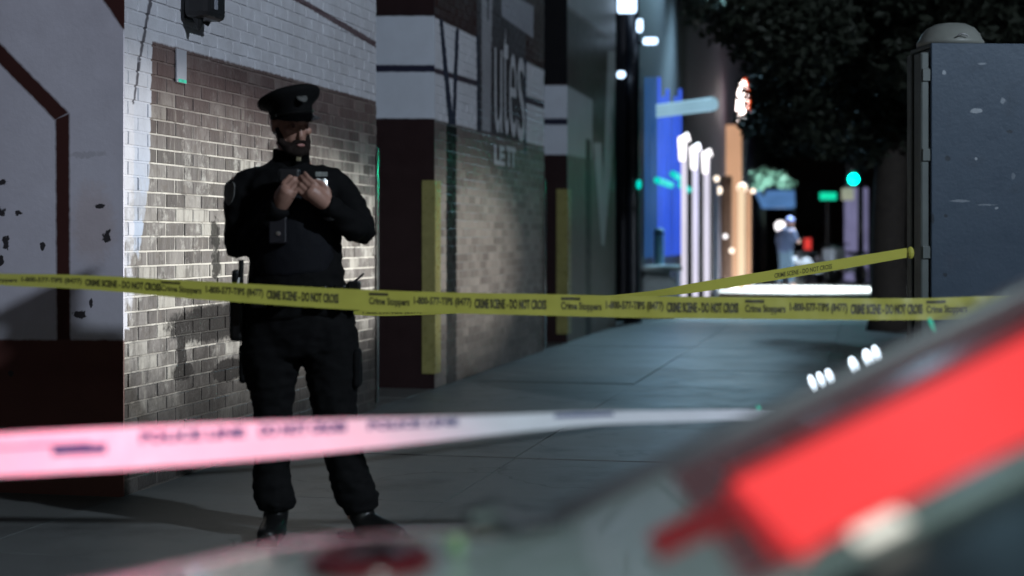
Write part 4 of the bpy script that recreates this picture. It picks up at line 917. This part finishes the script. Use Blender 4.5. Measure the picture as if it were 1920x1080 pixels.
# the distant pedestrian
per = thing('person', W(1472, 553, 39), 'distant blurred person in a pale blue top walking down the bright pavement', 'person'); pm = Matrix.Translation((W(1472, 553, 39).x, 39, 0))
b = bmesh.new(); head_bm(b, Matrix.Translation((.12, 0, 1.60)) @ Matrix.Rotation(R(60), 4, 'Z'))
hb = lathe([(.10, -.02), (.105, .03), (.085, .09), (.03, .125), (.005, .128)], (0, 0, 0), 16); bmesh.ops.transform(hb, matrix=pm @ Matrix.Translation((.12, 0, 1.60)), verts=hb.verts); obj('knit_hat', hb, mat('blue_knit', (.05, .08, .22), .8), per, True)
add_loft(b, [(.10, 0, 1.5), (.08, 0, 1.42), (.03, 0, 1.2), (0, 0, .95), (0, 0, .85)], [.05, (.16, .1), (.15, .1), (.15, .11), .1], 14)
for L in ([(-.05, .03, .9), (-.06, .0, .5), (-.16, .05, .09), (-.08, .02, .04)], [(.06, -.03, .9), (.14, -.05, .5), (.12, -.05, .09), (.24, -.06, .03)], [(-.06, .16, 1.4), (-.14, .2, 1.15), (-.10, .1, .95)], [(.14, -.16, 1.4), (.22, -.2, 1.18), (.32, -.15, 1.1)]):
    add_loft(b, L, [.08, .06, .045, .035][:len(L)], 10)
b = remesh(b, .02, 3); bmesh.ops.transform(b, matrix=pm, verts=b.verts); obj('body', b, M_skin, per, True)
b = bmesh.new(); add_loft(b, [(.10, 0, 1.5), (.08, 0, 1.42), (.03, 0, 1.2), (0, 0, .85)], [.07, (.19, .13), (.19, .14), (.19, .14)], 14)
for L in ([(-.06, .16, 1.4), (-.14, .2, 1.15), (-.12, .14, 1.0)], [(.14, -.16, 1.4), (.22, -.2, 1.18), (.28, -.17, 1.13)]): add_loft(b, L, [.085, .07, .055], 10)
b = remesh(b, .025, 3); bmesh.ops.transform(b, matrix=pm, verts=b.verts); obj('jacket', b, mat('blue_grey_cloth', (.022, .038, .09), .8), per, True)
b = bmesh.new()
for L in ([(-.05, .03, .9), (-.06, .0, .5), (-.15, .05, .1)], [(.06, -.03, .9), (.14, -.05, .5), (.12, -.05, .1)]): add_loft(b, L, [.11, .085, .065], 12)
b = remesh(b, .025, 3); bmesh.ops.transform(b, matrix=pm, verts=b.verts); obj('trousers', b, mat('pale_denim', (.05, .09, .14), .8), per, True)
# parked scooters
def scooter():
    r = thing('scooter', (0, 0, 0), 'x', 'scooter', 'scooters parked at the far kerb')
    for x in (-.6, .6):
        b = bmesh.new(); bmesh.ops.create_circle(b, radius=.01, segments=4); b.free(); b = bmesh.new()
        add_lathe(b, [(.12, -.05), (.24, -.05), (.27, -.02), (.27, .02), (.24, .05), (.12, .05)], (x, 0, .27), 20, Matrix.Rotation(R(90), 4, 'X')); obj('wheel', b, M_carblack, r, True)
    b = bmesh.new(); add_loft(b, [(.72, 0, .42), (.5, 0, .55), (.1, 0, .38), (-.1, 0, .40), (-.4, 0, .62), (-.8, 0, .66)], [(.08, .1), (.16, .12), (.14, .09), (.15, .10), (.16, .16), (.08, .08)], 14); obj('scooter_body', remesh(b, .03, 2), mat('white_scooter_paint', (.62, .68, .8), .25, coat=.5), r, True)
    obj('seat', box((-.75, -.13, .76), (-.1, .13, .86), .04), M_carblack, r); obj('steering_column', loft([(.62, 0, .3), (.48, 0, 1.0)], [.05, .035], 8), M_pole, r); obj('handlebar', loft([(.45, -.33, 1.05), (.5, 0, 1.0), (.45, .33, 1.05)], [.018, .02, .018], 8), M_pole, r); obj('front_shield', box((.40, -.2, .45), (.52, .2, .95), .05), mat('white_scooter_shield', (.42, .46, .55), .25), r)
    obj('headlamp', ball((.60, 0, .93), (.05, .09, .07), 10), M_silver, r, True); return r
sc0 = scooter(); SCL = ['pale scooter parked nearest the walking person', 'second scooter, partly behind the first', 'scooter standing in shade below the traffic light']
for i, (px, Y, a) in enumerate(((1530, 40.5, 35), (1552, 42.5, 60), (1590, 41.5, 110))):
    s = sc0 if i == 0 else copy_tree(sc0); s.location = (W(px, 500, Y).x, Y, 0); s.rotation_euler = (0, 0, R(a)); s['label'] = SCL[i]
# backdrop buildings
def block(x0, x1, y0, y1, h, label, face, m=M_dark):
    r = thing('building', ((x0+x1)/2, (y0+y1)/2, 0), label, 'building'); obj('wall', box((x0, y0, -.1), (x1, y1, h)), m, r)
    gm0 = mat('dark_window_glass', (.012, .014, .018), .15); lits = [emit('lit_window_%s' % n_, c_, k_, .5, .8) for n_, c_, k_ in (('teal', (.25, .6, .6), .22), ('warm', (.9, .55, .3), .30), ('blue', (.25, .35, .8), .25), ('red', (.8, .12, .08), .12))]; wr_ = random.Random(4)
    def pick(): return wr_.choice(lits) if wr_.random() < .42 else gm0
    fm = mat('window_frame_paint', (.05, .05, .055), .6)
    if face == 'front': us = [x0+1.2+k*2.4 for k in range(int((x1-x0-1)/2.4))]
    else: us = [y0+1.5+k*3 for k in range(int((y1-y0-1)/3))]
    for z in [2.6+3.2*k for k in range(int((h-2.6)/3.2))]:
        for u in us:
            if face == 'front':
                f = obj('window', box((u-.6, y0-.06, z-.9), (u+.6, y0-.003, z+.9), .01, seg=1), fm, r); obj('pane', box((u-.52, y0-.075, z-.82), (u+.52, y0-.062, z+.82)), pick(), f).matrix_parent_inverse = f.matrix_parent_inverse @ Matrix()
            else:
                f = obj('window', box((x0-.06, u-.7, z-.9), (x0-.003, u+.7, z+.9), .01, seg=1), fm, r); obj('pane', box((x0-.075, u-.62, z-.82), (x0-.062, u+.62, z+.82)), gm0, f)
    return r
M_brickdark = mat('dark_brick', (.06, .042, .036), .8, var=.3, scale=5)
block(4, 30, 66, 76, 20, 'dark building closing the far end of the street', 'front', M_brickdark)
block(17, 30, 14, 65, 15, 'dark building across the street behind the tree', 'side', M_brickdark)
# big tree
tr = thing('street_tree', W(1668, 610, 21), 'large dark street tree overhanging the pavement left of the steel box', 'tree')
tb = W(1668, 600, 21); b = bmesh.new()
add_loft(b, [(tb.x, 21, -.02), (tb.x, 21, .25), (tb.x-.02, 21, 1.2), (tb.x+.03, 21, 2.4), (tb.x, 21.1, 3.6), (tb.x+.1, 21.2, 5)], [.32, .25, .22, .21, .20, .15], 16)
add_loft(b, [(tb.x, 21, 2.6), (tb.x-.9, 20.6, 3.7), (tb.x-2.2, 20, 4.6)], [.13, .10, .05], 10); add_loft(b, [(tb.x, 21, 2.9), (tb.x+1.0, 20.4, 4.0), (tb.x+2.2, 20, 5)], [.13, .10, .05], 10)
obj('trunk', b, M_bark, tr, True)
cl = []
rr = random.Random(11)
for px, py, Y, r in ((1310, -20, 30, 1.0), (1400, 0, 30, 1.2), (1460, 40, 19, 1.1), (1350, 60, 45, 1.2), (1330, 120, 48, 1.0), (1470, 170, 20, .8), (1540, 90, 18.5, 1.1), (1620, 60, 20, 1.2), (1700, 20, 19, 1.2), (1540, 220, 20, .75), (1600, 250, 20.5, .7), (1660, 180, 20, 1.0), (1720, 120, 18, 1.0), (1800, 20, 18, 1.3), (1900, 0, 19, 1.3), (1490, 260, 21, .5), (1470, 230, 22, .45), (1280, 10, 32, .9), (1250, -30, 32, .8), (1690, 270, 21, .6), (1880, 60, 22, 1.3), (1960, 120, 22, 1.3)):
    for _ in range(3):
        c = W(px, py, Y)+Vector((rr.uniform(-.4, .4), rr.uniform(-.8, .8), rr.uniform(-.3, .3))); cl.append((c, (r*rr.uniform(.5, .8), r*.9, r*rr.uniform(.35, .6))))
leafy('crown', cl, 1500, .075, M_leaf, tr, 3)
